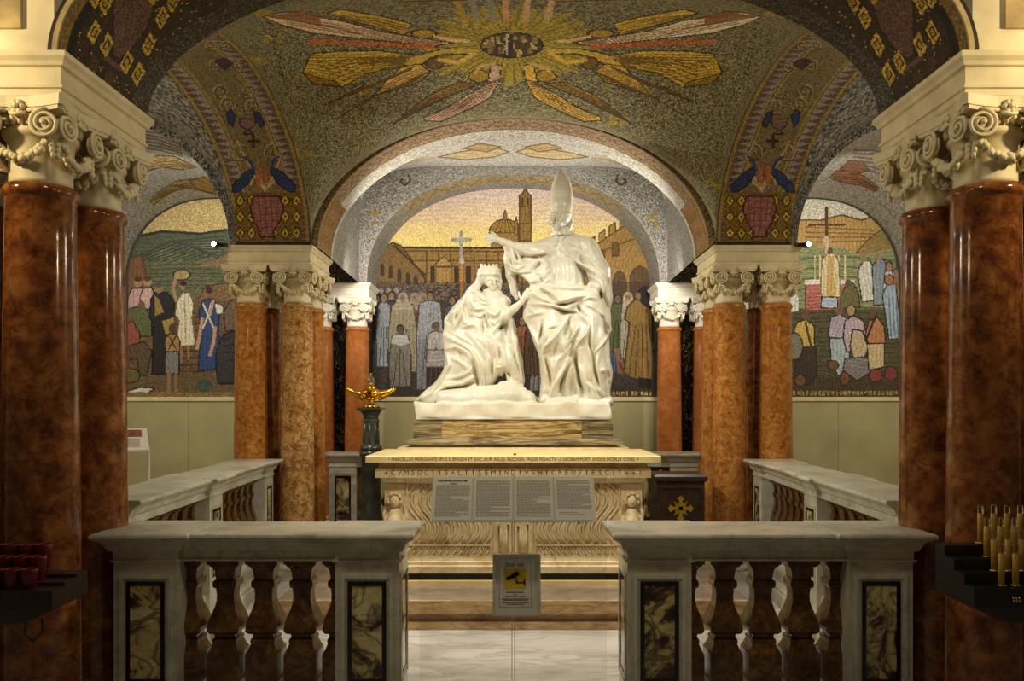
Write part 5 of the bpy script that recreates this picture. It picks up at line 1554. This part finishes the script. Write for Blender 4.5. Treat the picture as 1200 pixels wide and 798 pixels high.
# bishop's head, mitre and blessing hand, finer
Hd = Sculpt((.18, 6.92, 3.06), (.62, 7.40, 3.72), .0045)
C = Hd.chain
C([(660,283,-3,10),(659,272,0,8)], 3)
Hd.ball(656.5,255,1,10.8,3); C([(653,261,5,7.2),(651.5,266.5,8.5,4.4)], 3)
C([(650.5,267.5,10,3.4),(651,268,10,3)], 2)
C([(648.6,255.5,12.6,1.5),(647.2,260.4,14.6,1.8)], .9)
C([(644.6,254,10.4,1.4),(648.2,253.2,12.6,1.5),(655.5,253.6,12.4,1.5)], 1)
for (x, y, dd) in ((645.8,257,11),(652.6,257.2,12.8)): Hd.ball(x, y, dd+1.2, 1.7, .8, sub=True); Hd.ball(x, y+.1, dd-.5, 1.5, .3)
C([(646.8,263.7,13.2,.7),(650.2,264,12.6,.7)], .5); C([(647,265.6,13,.8),(650,265.8,12.4,.8)], .5)
C([(646.9,264.7,14,.5),(650.2,264.9,13.4,.5)], .4, sub=True)
C([(644.5,261.5,9.8,2.2),(655.5,262,10.5,2.6)], 2)
C([(664.8,256,3,1.8),(664.2,262,3.4,1.4)], .8)
C([(665,252,-3,5),(667,262,-3,4.4),(666,268,-3,3.4)], 2)
for i in range(9):
    a = PI*(.1 + 1.0*i/8); C([(658-11*math.cos(a),275-1.5*math.sin(a),1+10*math.sin(a),2.6),(658-11*math.cos(a+.35),275-1.5*math.sin(a+.35),1+10*math.sin(a+.35),2.6)], 1)
C([(657.3,251,1,11.8),(657.8,240,1,13.2),(658.2,228,0,13.2),(658,218,-1,11.2),(657.4,209,-2,7.6),(656.8,203,-2.4,3.6),(656.4,199.4,-2.5,.9)], 1.5, .78)
for i in range(12):
    a = 2*PI*i/12; b_ = 2*PI*(i+1)/12
    C([(657+11.6*math.cos(a),250.5,1+10.2*math.sin(a),1.5),(657+11.6*math.cos(b_),250.5,1+10.2*math.sin(b_),1.5)], .6)
C([(669.6,236,0,1),(667.5,216,-2,1),(657.5,200,-2.5,.8)], 1)
Hd.ball(657.5,275,12.5,2.6,.8)
Hh = Sculpt((-.32, 6.96, 2.93), (-.02, 7.16, 3.20), .004)
C = Hh.chain
C([(600,288,15,5),(590,283.5,18,4),(586,282,18.5,3.4)], 1.5)
C([(586,282,18.5,3.2),(581,280,19,3.8),(577.5,279,19.5,3.4)], 1.5)
C([(578,276.6,20,1.6),(573,275,21,1.4),(569.6,276.4,22,1.15)], .7)
C([(577,278.6,20.4,1.6),(571.5,278.2,21.6,1.4),(568.2,280.2,22.4,1.15)], .7)
C([(577,280.8,20.4,1.55),(572,281.4,21.6,1.35),(569.4,283.6,22.2,1.1)], .7)
C([(578,282.6,20,1.45),(574.2,284.2,21,1.25),(572.4,286.2,21.4,1.05)], .7)
C([(583,278.6,20,1.7),(579.5,274.6,21,1.5),(576,272.4,21.5,1.2)], .7)
sculpt_mesh('bishop_figure', [B, Hd, Hh], M['statue'], sg_root)

# --- kneeling woman
Wm = Sculpt((-.92, 6.74, 1.50), (.16, 7.58, 2.66), .0075)
C = Wm.chain
C([(555,354,-2,14),(560,378,-2,19),(562,402,-2,23),(560,430,-2,25),(553,452,-2,20)], 8)
C([(576,400,4,18),(592,424,5,13),(602,444,5,9)], 7)
C([(546,430,-2,18),(527,450,0,12),(506,463,2,8),(491,470,3,4)], 6)
C([(576,374,2,15),(577,354,3,13),(578,346,4,9)], 6)
C([(556,349,-2,10),(578,349,2,9),(592,354,1,7)], 5)
C([(542,356,-5,6),(529,376,-5,7),(526,394,-5,7)], 5)
C([(541,372,-3,14),(536,402,-3,15),(537,430,-3,16)], 7)
C([(594,378,0,9),(597,400,2,9),(604,424,2,8),(609,446,2,6)], 5)
C([(590,357,10,7),(591,371,17,6.2),(602,362,21,4.4),(610,355,23,3.3)], 3)
C([(568,352,12,9),(580,364,16,9),(580,380,13,6),(576,388,12,3)], 4)
C([(551,352,6,9),(561,362,11,8),(575,364,14,6)], 4)
C([(500,466,8,6),(530,468,10,6),(560,464,10,8)], 5)

WU, WL = TZ(510, 300, 7.98), TZ(480, 380, 6.94)
RW = [
    WU(3.5,5,(290,320),(370,330),(450,400),(530,440)), WU(3.2,4,(300,430),(340,540),(400,570),(460,540)), WU(3,4,(310,390),(380,500),(460,490)), WU(2.6,3.4,(330,360),(420,440),(500,450)),
    WU(3,4,(220,460),(180,560),(160,660)), WU(3,4,(260,440),(240,540),(190,640),(170,700)), WU(2.6,4,(270,540),(270,620),(330,640)), WU(2.6,3,(260,660),(340,640),(390,660),(380,740)), WU(2.6,3.5,(300,720),(360,760),(440,790)),
    WU(2.4,4,(230,430),(150,540),(80,620)), WU(3,4,(470,480),(480,600),(540,710),(600,640),(640,500)), WU(2.2,3,(480,520),(560,560),(620,490)), WU(2.2,3,(500,600),(560,640),(610,560)),
    WU(2.6,3.4,(400,600),(410,700),(440,760)), WU(2.6,3.4,(470,620),(490,720),(520,780)), WU(2,3,(650,400),(660,470)), WU(2,6,(750,690),(840,600)), WU(2.4,4,(640,640),(600,740),(610,800)), WU(2.2,4,(700,600),(680,700),(700,790)),
    WL(4,6,(270,80),(400,150),(500,210),(560,330),(600,500)), WL(4,5,(560,30),(600,200),(640,290),(650,420),(620,520)), WL(3,5,(300,200),(380,180),(470,230),(530,320)),
    WL(3.6,5,(300,250),(320,330),(260,430),(170,560),(70,610)), WL(3.6,5,(540,420),(440,480),(300,500),(200,560)), WL(3.6,4.4,(540,500),(430,560),(280,600),(200,660)), WL(3,4,(560,520),(520,600),(400,610),(290,640)),
    WL(2.2,4,(310,440),(390,430),(480,390),(530,330)), WL(3,5,(700,290),(690,400),(650,480)), WL(3,8,(715,340),(715,360)), WL(3,4,(740,170),(780,290),(780,380)), WL(3,4,(810,180),(850,330),(870,450)),
    WL(3,4,(860,120),(900,330),(920,480)), WL(2.6,4,(640,100),(680,200),(700,280)), WL(2.6,4,(330,60),(440,120),(520,170)), WL(2.4,4,(330,270),(400,300),(470,360)), WL(2.4,4,(470,60),(540,140),(580,210)),
    WL(2.4,4,(280,420),(230,500),(130,590)), WL(3,4,(780,480),(840,490),(890,480)),
]
GW = [
    WU(2.5,3,(320,470),(370,560),(420,590)), WU(3,3,(130,520),(110,600),(140,640)), WU(4,3,(465,560),(490,640),(530,710)), WU(5,4,(600,690),(650,650)), WU(3.4,3,(440,620),(455,740)), WU(4,3,(400,290),(470,360),(540,440)),
    WU(2.5,3,(210,500),(190,600)), WU(2.5,3,(370,400),(430,460)), WU(2.5,3,(280,690),(340,690)),
    WL(6,4,(520,300),(545,440),(560,500)), WL(3,3,(640,270),(620,220),(590,150)), WL(5,3.5,(530,460),(420,520),(370,520)), WL(4,3,(250,610),(200,660)), WL(4,3,(560,530),(520,590)), WL(5,3,(770,360),(775,470)),
    WL(5,3,(790,380),(830,440)), WL(3.4,3,(730,200),(740,290)), WL(3.4,3,(665,300),(660,420)), WL(2.6,3,(330,520),(240,560)), WL(2.6,3,(420,590),(330,610)), WL(2.4,3,(400,230),(470,280)), WL(3,3,(840,230),(860,320)),
]
Wm.relief(RW, GW, 482, 335, 625, 480)
C = Wm.chain
# bodice
C([(572,352,10,6),(576,357,13,6),(582,356,13,5.6)], 3)
Wd = Sculpt((-.48, 6.94, 2.40), (-.06, 7.36, 2.86), .0045)
C = Wd.chain
C([(578,352,6,8),(577,342,6,5.6)], 3)
Wd.ball(573,324,5,10.4,3); C([(576,331,9,7),(577.6,337.5,11.5,4)], 3); Wd.ball(578,338.6,12.6,2.6,1.4)
C([(579,328,16,1.3),(580,332.6,18,1.5)], .8); C([(572,327.4,15,1.2),(578,327,15.6,1.1),(584,327.4,13.4,1.1)], 1)
for (x, y, dd) in ((575,329.6,15.2),(582.6,329.6,14)): Wd.ball(x, y, dd+1, 1.4, .7, sub=True); Wd.ball(x, y+.2, dd-.6, 1.3, .3)
C([(577.4,335,16.2,.7),(581,335,16,.7)], .5); C([(577.6,336.6,15.8,.8),(580.6,336.6,15.6,.8)], .5); C([(577.4,335.8,17,.45),(581,335.8,16.8,.45)], .3, sub=True)
C([(573,333.5,13.5,2.4),(574,335,13,2)], 1.5); C([(584,333.5,12.5,2),(583.4,335,12,1.8)], 1.5)
for rr_, dy, rad in ((11.5, -3.5, 2.6), (11.0, -7.5, 2.4), (8.5, -10.5, 2.2)):
    for i in range(12):
        a = PI*(-.1 + 1.2*i/12); b_ = PI*(-.1 + 1.2*(i+1)/12)
        C([(573-rr_*math.cos(a), 324+dy+1.0*(i % 2), 4+rr_*.95*math.sin(a), rad), (573-rr_*math.cos(b_), 324+dy+1.0*((i+1) % 2), 4+rr_*.95*math.sin(b_), rad)], .7)
for i in range(7):
    a = PI*(.0 + 1.0*i/6); C([(573-9*math.cos(a), 313.5, 3+8*math.sin(a), 1.5), (573-9.6*math.cos(a), 309.6, 3+8.6*math.sin(a), .8)], .5)
for o in (0, 3.2, 6): C([(564+o*.4,321+o,6-o*.3,3.2),(559,332+o,5,3),(551+o*.5,339+o,3,2.6),(546,348+o*.5,2,1.8)], 1.0)
C([(584,322,6,3),(586,330,4,2.6),(585,338,2,2.2)], 1)
Wh = Sculpt((-.02, 6.90, 2.42), (.24, 7.12, 2.70), .004)
C = Wh.chain
C([(601,362.5,21,4.4),(610,355,23,3.1),(612,352.5,23.5,3)], 1.2)
C([(612,352.5,23.5,2.9),(614.6,348,24,3.2)], 1.2)
C([(613.6,347,24.4,1.45),(616.4,342,25,1.3),(618.2,337.6,25.4,1.05)], .6)
C([(615,347.4,24.6,1.45),(618.6,342.8,25.4,1.3),(620.8,338.8,25.8,1.05)], .6)
C([(616.2,348.4,24.4,1.4),(620,344.6,25,1.25),(622.4,341.2,25.2,1.0)], .6)
C([(616.8,350,24,1.3),(620.2,347.4,24.4,1.15),(622.4,345,24.4,.95)], .6)
C([(611,351,25,1.5),(608.6,346.6,26,1.3),(608,342.4,26.4,1.1)], .6)
sculpt_mesh('kneeling_figure', [Wm, Wd, Wh], M['statue'], sg_root)

# --- rock base
Bs = Sculpt((-.98, 6.72, 1.36), (.98, 7.68, 1.86), .0095)
C = Bs.chain
C([(520,466,6,10),(560,466,10,13),(596,464,10,13),(618,466,6,9)], 5, 1.6); C([(540,470,2,12),(620,472,0,10)], 5, 2.0)
C([(588,452,12,5),(602,450,10,5),(610,452,6,4)], 3); C([(560,458,20,5),(590,456,18,6),(612,458,14,5)], 3)
C([(640,470,8,7),(712,470,6,7)], 4, 2.6)
# slab
lo = np.array(((487-CX)*6.9/F, 6.88, 1.38))
lo[2] = zt_ + .004; hi = np.array(((716-CX)*6.9/F, 7.56, CZ-(472-HY)*6.9/F))
sl, (X, Y, Z) = Bs.block(lo - .06, hi + .06)
c = (lo+hi)/2; e = (hi-lo)/2 - .012
wob = .010*np.sin(X*9+Z*14) * np.sin(Y*7+1) + .006*np.sin(X*23)*np.sin(Z*31+Y*5)
q = np.maximum(np.maximum(np.abs(X-c[0])-e[0], np.abs(Y-c[1])-e[1]), np.abs(Z-c[2])-e[2]) - .012 + wob*(Z > lo[2]+.02)
g = Bs.f[sl]; k = .02; h = np.clip(.5+.5*(g-q)/k, 0, 1); Bs.f[sl] = g*(1-h)+q*h-k*h*(1-h)
sculpt_mesh('rock_base', [Bs], M['statue'], sg_root)

# ------------------------------------------------------------------ lamp stand, oil lamp, wooden box
YL = 7.02; kl = YL/F
lx = (437.5-CX)*kl
zc = CZ - (477.5-HY)*kl; zf = CZ - (527-HY)*kl
ls = empty('lamp_stand', (lx - .02, YL, 0), 0, 'dark green stone pillar stand next to the altar slab', 'lamp stand')
MB().rings([(0, .14, .14), (.12, .14, .14), (.14, .12, .12)]).build('plinth', M['green_stone'], ls)
MB().lathe([(.14, .115), (.17, .118), (.20, .095), (zf-.06, .085), (zf-.05, .10), (zf-.01, .105)], 16).build('lower_shaft', M['green_stone'], ls)
MB().lathe([(zf-.01, .085), (zf+.005, .098), (zf+.025, .098), (zf+.04, .082), (zf+.05, .078)], 8).build('base', M['green_stone'], ls)
sh = MB().lathe([(zf+.05, .074), (zc-.13, .066), (zc-.12, .074), (zc-.108, .074), (zc-.10, .066)], 8, smooth=False)
for q in range(8):
    a = 2*PI*q/8; sh.tube([(.068*math.cos(a), .068*math.sin(a), zf+.06), (.061*math.cos(a), .061*math.sin(a), zc-.13)], .009, 6)
sh.build('shaft', M['green_stone'], ls)
MB().lathe([(zc-.10, .064), (zc-.085, .066), (zc-.05, .080), (zc-.03, .095)], 16).build('capital', M['green_stone'], ls)
MB().rings([(zc-.03, .098, .098), (zc-.012, .108, .108), (zc, .108, .108)]).build('abacus', M['green_stone'], ls)

ol = empty('oil_lamp', (lx - .02, YL, zc), 0, 'golden boat-shaped oil lamp standing on the dark green pillar', 'oil lamp')
MB().lathe([(0, .075), (.012, .078), (.022, .06), (.032, .028), (.05, .022), (.062, .034), (.07, .03)], 24).build('foot', M['gold'], ol)
bowl = MB()
bowl.lathe([(.065, .03), (.08, .06), (.10, .085), (.13, .093), (.15, .085), (.16, .06), (.165, .03)], 24)
for s in (-1, 1):
    bowl.tube([(s*.06, 0, .105), (s*.11, 0, .118), (s*.155, 0, .132), (s*.185, 0, .150), (s*.20, 0, .160)], [.050, .040, .028, .020, .022], 12)
    bowl.ball((s*.20, 0, .162), (.022, .018, .014), 10, 6)
bo = bowl.build('bowl', M['gold'], ol)
for s in (-1, 1):
    MB().tube([(s*.07, -.075, .12), (s*.04, -.092, .10), (s*.06, -.09, .085), (s*.085, -.07, .10)], .007, 6).build('scroll', M['gold'], bo)
MB().box((-.024, -.105, .085), (.024, -.085, .15)).build('shield', M['gold'], bo)
MB().lathe([(.165, .05), (.18, .046), (.19, .03), (.20, .022)], 20).build('lid', M['gold'], ol)
MB().lathe([(.20, .022), (.205, .03), (.24, .032), (.265, .024), (.28, .012), (.30, .014), (.305, .004)], 16).build('glass_chimney', M['bulb_glass'], ol)

YBX = 6.72; kb = YBX/F
bx0, bx1 = (770-CX)*kb, (826-CX)*kb; zb_ = CZ - (556-HY)*kb; bxc = (bx0+bx1)/2; bw = (bx1-bx0)/2
ob = empty('offering_box', (bxc, YBX+.17, 0), 0, 'dark wooden box with a golden cross, beside the altar', 'box')
MB().rings([(0, bw+.02, .17), (.08, bw+.02, .17), (.10, bw, .155)]).build('plinth', M['dark_wood'], ob)
bd = MB().box((-bw, -.155, .10), (bw, .155, zb_-.07)).build('body', M['dark_wood'], ob)
for a0, a1, c0, c1 in ((-bw, bw, zb_-.115, zb_-.085), (-bw, bw, .10, .14), (-bw, -bw+.03, .14, zb_-.115), (bw-.03, bw, .14, zb_-.115)):
    MB().box((a0, -.165, c0), (a1, -.154, c1)).build('frame_rail', M['dark_wood'], bd)
MB().rings([(zb_-.07, bw, .155), (zb_-.055, bw+.02, .175), (zb_-.02, bw+.025, .18), (zb_, bw+.008, .165)]).build('lid', M['dark_wood'], ob)
cz = CZ - (596-HY)*kb
cr = MB()
def cross_arm(a, L, w, flare):
    c, s = math.cos(a), math.sin(a)
    pts = [(-w, 0), (-w*.8, L*.6), (-w*flare, L*.78), (-w*.9, L*.9), (0, L), (w*.9, L*.9), (w*flare, L*.78), (w*.8, L*.6), (w, 0)]
    return [(x*c + z*s, -x*s + z*c) for x, z in pts]
for q in range(4): cr.prism([(x, z) for x, z in cross_arm(q*PI/2, .108, .017, 1.9)], -.008, .002)
for q in range(4):
    for dq in (-.22, 0, .22): cr.prism(cross_arm(PI/4+q*PI/2+dq, .082 - abs(dq)*.12, .006, .8), -.005, .002)
cr.build('golden_cross', M['gold_paint'], ob, (0, -.157, cz))

# ------------------------------------------------------------------ acrylic gate with notices
YG = 3.70; kg = YG/F
gt = empty('acrylic_gate', (0, YG, 0), 0, 'clear acrylic double gate closing the gap between the front balustrades', 'gate')
ztop = CZ - (556-HY)*kg
for s in (-1, 1):
    lf = MB().box((s*.006, -.004, .03), (s*.432, .004, ztop)).build('leaf', M['acrylic'], gt)
    MB().box((s*.004, -.006, .03), (s*.0075, .006, ztop)).build('edge_strip', M['frame_clear'], lf)

def words_mesh(w, x0, x1, z0, z1, pitch, RR, mat, gap=.35, h=.42, last=1.0):
    mb = MB(); z = z1
    while z > z0:
        x = x0
        end = x1 if RR.random() > .12 else x0 + (x1-x0)*RR.uniform(.3, .8)
        while x < end - .004:
            L = min(RR.uniform(.006, .018), end - x)
            mb.box((x, -.0012, z-pitch*h), (x+L, 0, z)); x += L + .0028
        z -= pitch
    return mb

ip = empty('text_panel', (0, 3.51, CZ-(612-HY)*3.51/F), 0, 'wide tilted board with four pages of text, fixed over the gate', 'notice')
wb, wt_, hp = .367, .367, .19
tilt = math.radians(38)
bdm = MB().box((-wb, -.004, 0), (wb, .0, hp+.045)).mesh('backing', M['frame_clear'])
link('backing', bdm, ip, (0, 0, 0), (-tilt, 0, 0))
RR = random.Random(2)
for i in range(4):
    xc = -wb + .094 + i*(2*wb-.188)/3
    pg = MB().box((-.086, -.0075, .006), (.086, -.0045, hp+.038)).build('page', M['paper'], ip, (xc, 0, 0), (-tilt, 0, 0))
    zhi = hp+.022 if i else hp-.004; zlo = .022 if i < 3 else .062
    words_mesh(0, -.076, .076, zlo, zhi, .0066, RR, None).build('text_lines', M['grey_ink'], pg, (0, -.0077, 0))
    if i == 0:
        words_mesh(0, -.07, .07, hp+.016, hp+.022, .008, RR, None, h=.75).build('heading', M['ink'], pg, (0, -.0077, 0))
        MB().box((-.014, -.0012, hp+.002), (.014, 0, hp+.006)).build('heading', M['ink'], pg, (0, -.0077, 0))
    if i == 3:
        words_mesh(0, -.07, .05, .034, .046, .010, RR, None, h=.3).build('text_lines', M['grey_ink'], pg, (0, -.0077, 0))
for x in (-.30, .30):
    MB().tube([(x, .005, .004), (x, .10, -.02), (x, .184, -.03)], .005, 8).build('bracket', M['frame_clear'], ip)

YN = 3.66; kn = YN/F
x0, x1 = (577.5-CX)*kn, (633.5-CX)*kn; z1 = CZ-(649-HY)*kn; z0 = CZ-(721-HY)*kn
cs = empty('surveillance_notice', ((x0+x1)/2, YN, z0), 0, 'framed notice with a yellow camera pictogram on the acrylic gate', 'notice')
w, h = x1-x0, z1-z0
pg = MB().box((-w/2+.01, -.004, .01), (w/2-.01, 0, h-.01)).build('sheet', M['paper'], cs)
fr = MB()
for a0, a1, c0, c1 in ((-w/2, w/2, h-.011, h), (-w/2, w/2, 0, .011), (-w/2, -w/2+.012, .011, h-.011), (w/2-.012, w/2, .011, h-.011)): fr.box((a0, -.012, c0), (a1, .008, c1))
fr.build('holder', M['frame_clear'], cs)
def nx(px): return (px-605.5)*kn
def nz(py): return CZ-(py-HY)*kn - z0
ln = MB()
bx = [(585.5, 654), (622.5, 654), (622.5, 711), (585.5, 711)]
for (a, b) in zip(bx, bx[1:]+bx[:1]): ln.tube([(nx(a[0]), -.0045, nz(a[1])), (nx(b[0]), -.0045, nz(b[1]))], .0007, 4)
ln.build('border_line', M['grey_ink'], pg)
MB().box((nx(590.5), -.0055, nz(689)), (nx(616.5), -.004, nz(666.5))).build('yellow_field', M['yellow_sign'], pg)
pc = MB()
def poly(pts): pc.prism([(nx(a), nz(b)) for a, b in reversed(pts)], -.0068, -.0054)
poly([(592.5, 677), (604.5, 670), (607, 668.8), (608.6, 673), (606, 675), (595, 680.2), (593.5, 679)])
poly([(602.4, 675.5), (603.8, 675), (606.6, 681), (606, 682.6)]); poly([(604.6, 682), (606, 680.8), (608, 682), (606.5, 684), (604.8, 683.6)])
poly([(606, 681.6), (614, 681.6), (614, 683), (606, 683)]); poly([(613.6, 678.6), (615.4, 679), (615.4, 685.6), (613.6, 686)])
pc.build('camera_pictogram', M['black_ink'], pg)
link('emblem', text_mesh('Dnd', .040, .016, M['teal_ink']), pg, (nx(597.5), -.0042, nz(663.5)))
mb = MB()
for k_ in range(3): mb.box((nx(606.5), -.005, nz(661.0+1.2*k_)), (nx(613.5), -.004, nz(660.2+1.2*k_)))
mb.build('text_lines', M['grey_ink'], pg)
mb = MB()
for y, a, b in ((691.5, 593, 614), (693.4, 593, 614), (695.8, 602, 606), (698, 592, 616), (701, 588, 620), (702.6, 590, 618), (705.6, 589, 619), (707.6, 594, 614)):
    x = a
    while x < b - .6:
        L = min(RR.uniform(1, 3.2), b-x); mb.box((nx(x), -.005, nz(y+.9)), (nx(x+L), -.004, nz(y))); x += L+.6
mb.build('text_lines', M['ink'], pg)

# ------------------------------------------------------------------ candle rack (right) and red votive rack (left)
def rack_body(mat, rows, hw, dep0, step, z0, dz, name, loc, label):
    t = empty(name, loc, 0, label, 'candle rack')
    # stepped trays
    for r in range(rows):
        MB().box((-hw+.0*r, dep0 + r*step, z0 - .012), (hw, dep0 + (r+1)*step, z0 + r*dz)).build('tray', mat, t)
    y0, y1 = dep0, dep0 + rows*step
    zlo = z0 - .012
    MB().rings([(zlo-.105, -hw+.11, hw-.11, y0+.02, y1-.02), (zlo-.098, -hw+.10, hw-.10, y0+.012, y1), (zlo-.05, -hw+.0, hw, y0, y1), (zlo, -hw, hw, y0, y1)]).build('box', mat, t)
    MB().lathe([(0, .16), (.02, .16), (.03, .03), (zlo-.105-.0, .025)], 16, (0, (y0+y1)/2, 0)).build('stand', mat, t)
    return t
YC = 2.62
kc = YC/F
zc0 = CZ - (687-HY)*kc
cxr = (1136-CX)*kc + .30
cr_ = rack_body(M['dark_metal'], 4, .30, YC-.03, .06, zc0, .036, 'candle_rack', (cxr, 0, 0), 'dark stepped rack of yellow candles in front of the brown column')
cm_ = MB().lathe([(0, .0098), (.105, .0098), (.107, .008)], 14).mesh('wax_stick', M['wax'])
cb_ = MB().lathe([(.107, .0098), (.113, .0102), (.118, .009), (.126, .0098), (.134, .0085), (.138, .004)], 14).mesh('bulb', M['bulb_glass'])
cc_ = MB().lathe([(0, .017), (.003, .018), (.006, .015), (.008, .0105)], 14).mesh('socket', M['brass'])
lab = ['front row of the candle rack', 'second row of the candle rack', 'third row of the candle rack', 'topmost back row of the candle rack']
starts = [1173.6, 1165.0, 1156.5, 1149.0]
for r in range(4):
    Yr = YC + r*.06
    for k_ in range(11):
        x = (starts[r] - CX)*Yr/F + k_*.0465
        if x > cxr + .29: break
        cd = empty('candle', (x, Yr, zc0 + r*.036 + .001), 0, 'yellow stick candle with clear bulb in the ' + lab[r], 'candle', 'candles of the ' + lab[r])
        link('socket', cc_, cd); link('wax_stick', cm_, cd); link('bulb', cb_, cd)
# coin slots with pale relief marks on the rack front
for i in range(4):
    m_ = MB()
    for q in range(3): m_.tube([(-.012+.010*q, 0, -.008), (-.010+.010*q, -.003, .0), (-.013+.010*q, 0, .009)], .004, 6)
    m_.build('price_mark', M['brass'], cr_, ((1184-CX)*YC/F - cxr + i*.095, YC-.033, zc0 - .036))

YV = 2.72; kv = YV/F
vxl = (67-CX)*kv
vz = CZ - (690-HY)*kv
vr = rack_body(M['brown_metal'], 3, .30, YV-.03, .075, vz, .012, 'votive_rack', (vxl - .30, 0, 0), 'dark brown rack of red votive cups in front of the brown column')
MB().tube([(.18, YV+.03, vz-.11), (.17, YV+.03, vz-.16), (.20, YV+.03, vz-.19), (.235, YV+.03, vz-.15), (.23, YV+.03, vz-.11)], .004, 6).build('wire_loop', M['dark_metal'], vr)
cup = MB().lathe([(0, .021), (.004, .023), (.05, .027), (.066, .028), (.068, .026), (.064, .024), (.03, .022), (.006, .019)], 16).mesh('cup', M['red_glass'])
rl = ['front row of the votive rack', 'middle row of the votive rack', 'back row of the votive rack']
edge = [44, 54, 60]
for r in range(3):
    Yr = YV + .01 + r*.075
    zr = vz + r*.012
    sc = [1.0, 1.25, 1.5][r]
    for k_ in range(9):
        x = (edge[r]-CX)*Yr/F - .028 - k_*.058
        if x < vxl - .58: break
        o = link('votive_cup', cup, None, (x, Yr, zr), (0, 0, 0), (1, 1, sc))
        tag(o, 'dark red glass votive cup in the ' + rl[r], 'votive cup', 'votive cups of the ' + rl[r])

# ------------------------------------------------------------------ small spot lamps on the rear pier cornices
for sg, nm in ((-1, 'left aisle'), (1, 'right aisle')):
    px = 252 if sg < 0 else 946
    Yq = 6.92
    x, _, z = P(px, 286.5, Yq)
    t = empty('spot_lamp', (x, Yq, z), 0, 'small black spotlight shining from the cornice corner towards the %s' % ('hill village mosaic side' if sg < 0 else 'field mass mosaic side'), 'spotlight')
    MB().lathe([(-.05, .024), (.02, .028), (.03, .026)], 16, axis='y', c=(0, 0, 0)).build('housing', M['dark_metal'], t)
    MB().lathe([(.031, .019), (.034, .012)], 14, axis='y').build('lens', M['lamp_lens'], t)
    MB().box((min(0, -sg*.095), .02, -.012), (max(0, -sg*.095), .045, .02)).build('bracket', M['dark_metal'], t)

# ------------------------------------------------------------------ reading board in the left aisle
YI = 6.3; ki = YI/F
ib = empty('reading_board', ((120-CX)*ki, YI, 0), 0, 'white slanted reading board on thin legs in the aisle below the village mosaic', 'information board')
zi = CZ - (527-HY)*ki
wI = (175-120)*ki
vs = [(-.34, -.0, zi-.02), (wI, 0, zi), (wI-.10, .17, zi+.165), (-.34, .17, zi+.165)]
top = MB().add(vs + [(x, y, z-.012) for x, y, z in vs], [(0,1,2,3), (7,6,5,4), (0,4,5,1), (1,5,6,2), (2,6,7,3), (3,7,4,0)]).build('panel', M['paper'], ib)
def on(u, v):
    a = [vs[0][k]*(1-u)+vs[1][k]*u for k in range(3)]; b = [vs[3][k]*(1-u)+vs[2][k]*u for k in range(3)]
    q = [a[k]*(1-v)+b[k]*v for k in range(3)]; return (q[0], q[1]-.001, q[2]+.0015)
MB().add([on(.3, .60), on(.93, .60), on(.93, .92), on(.3, .92)], [(0,1,2,3)]).build('picture', plain('board_picture', (120, 60, 44), .6, noise=.3, nscale=20), top)
for k_ in range(8):
    v = .14 + .05*k_; MB().add([on(.3, v), on(.9, v), on(.9, v+.018), on(.3, v+.018)], [(0,1,2,3)]).build('text_line', M['grey_ink'], top)
for x in (-.25, wI-.03):
    MB().tube([(x, .06, 0), (x, .06, zi+.02)], .009, 8).build('leg', M['frame_clear'], ib)
MB().box((-.28, .02, 0), (wI, .12, .015)).build('foot', M['frame_clear'], ib)
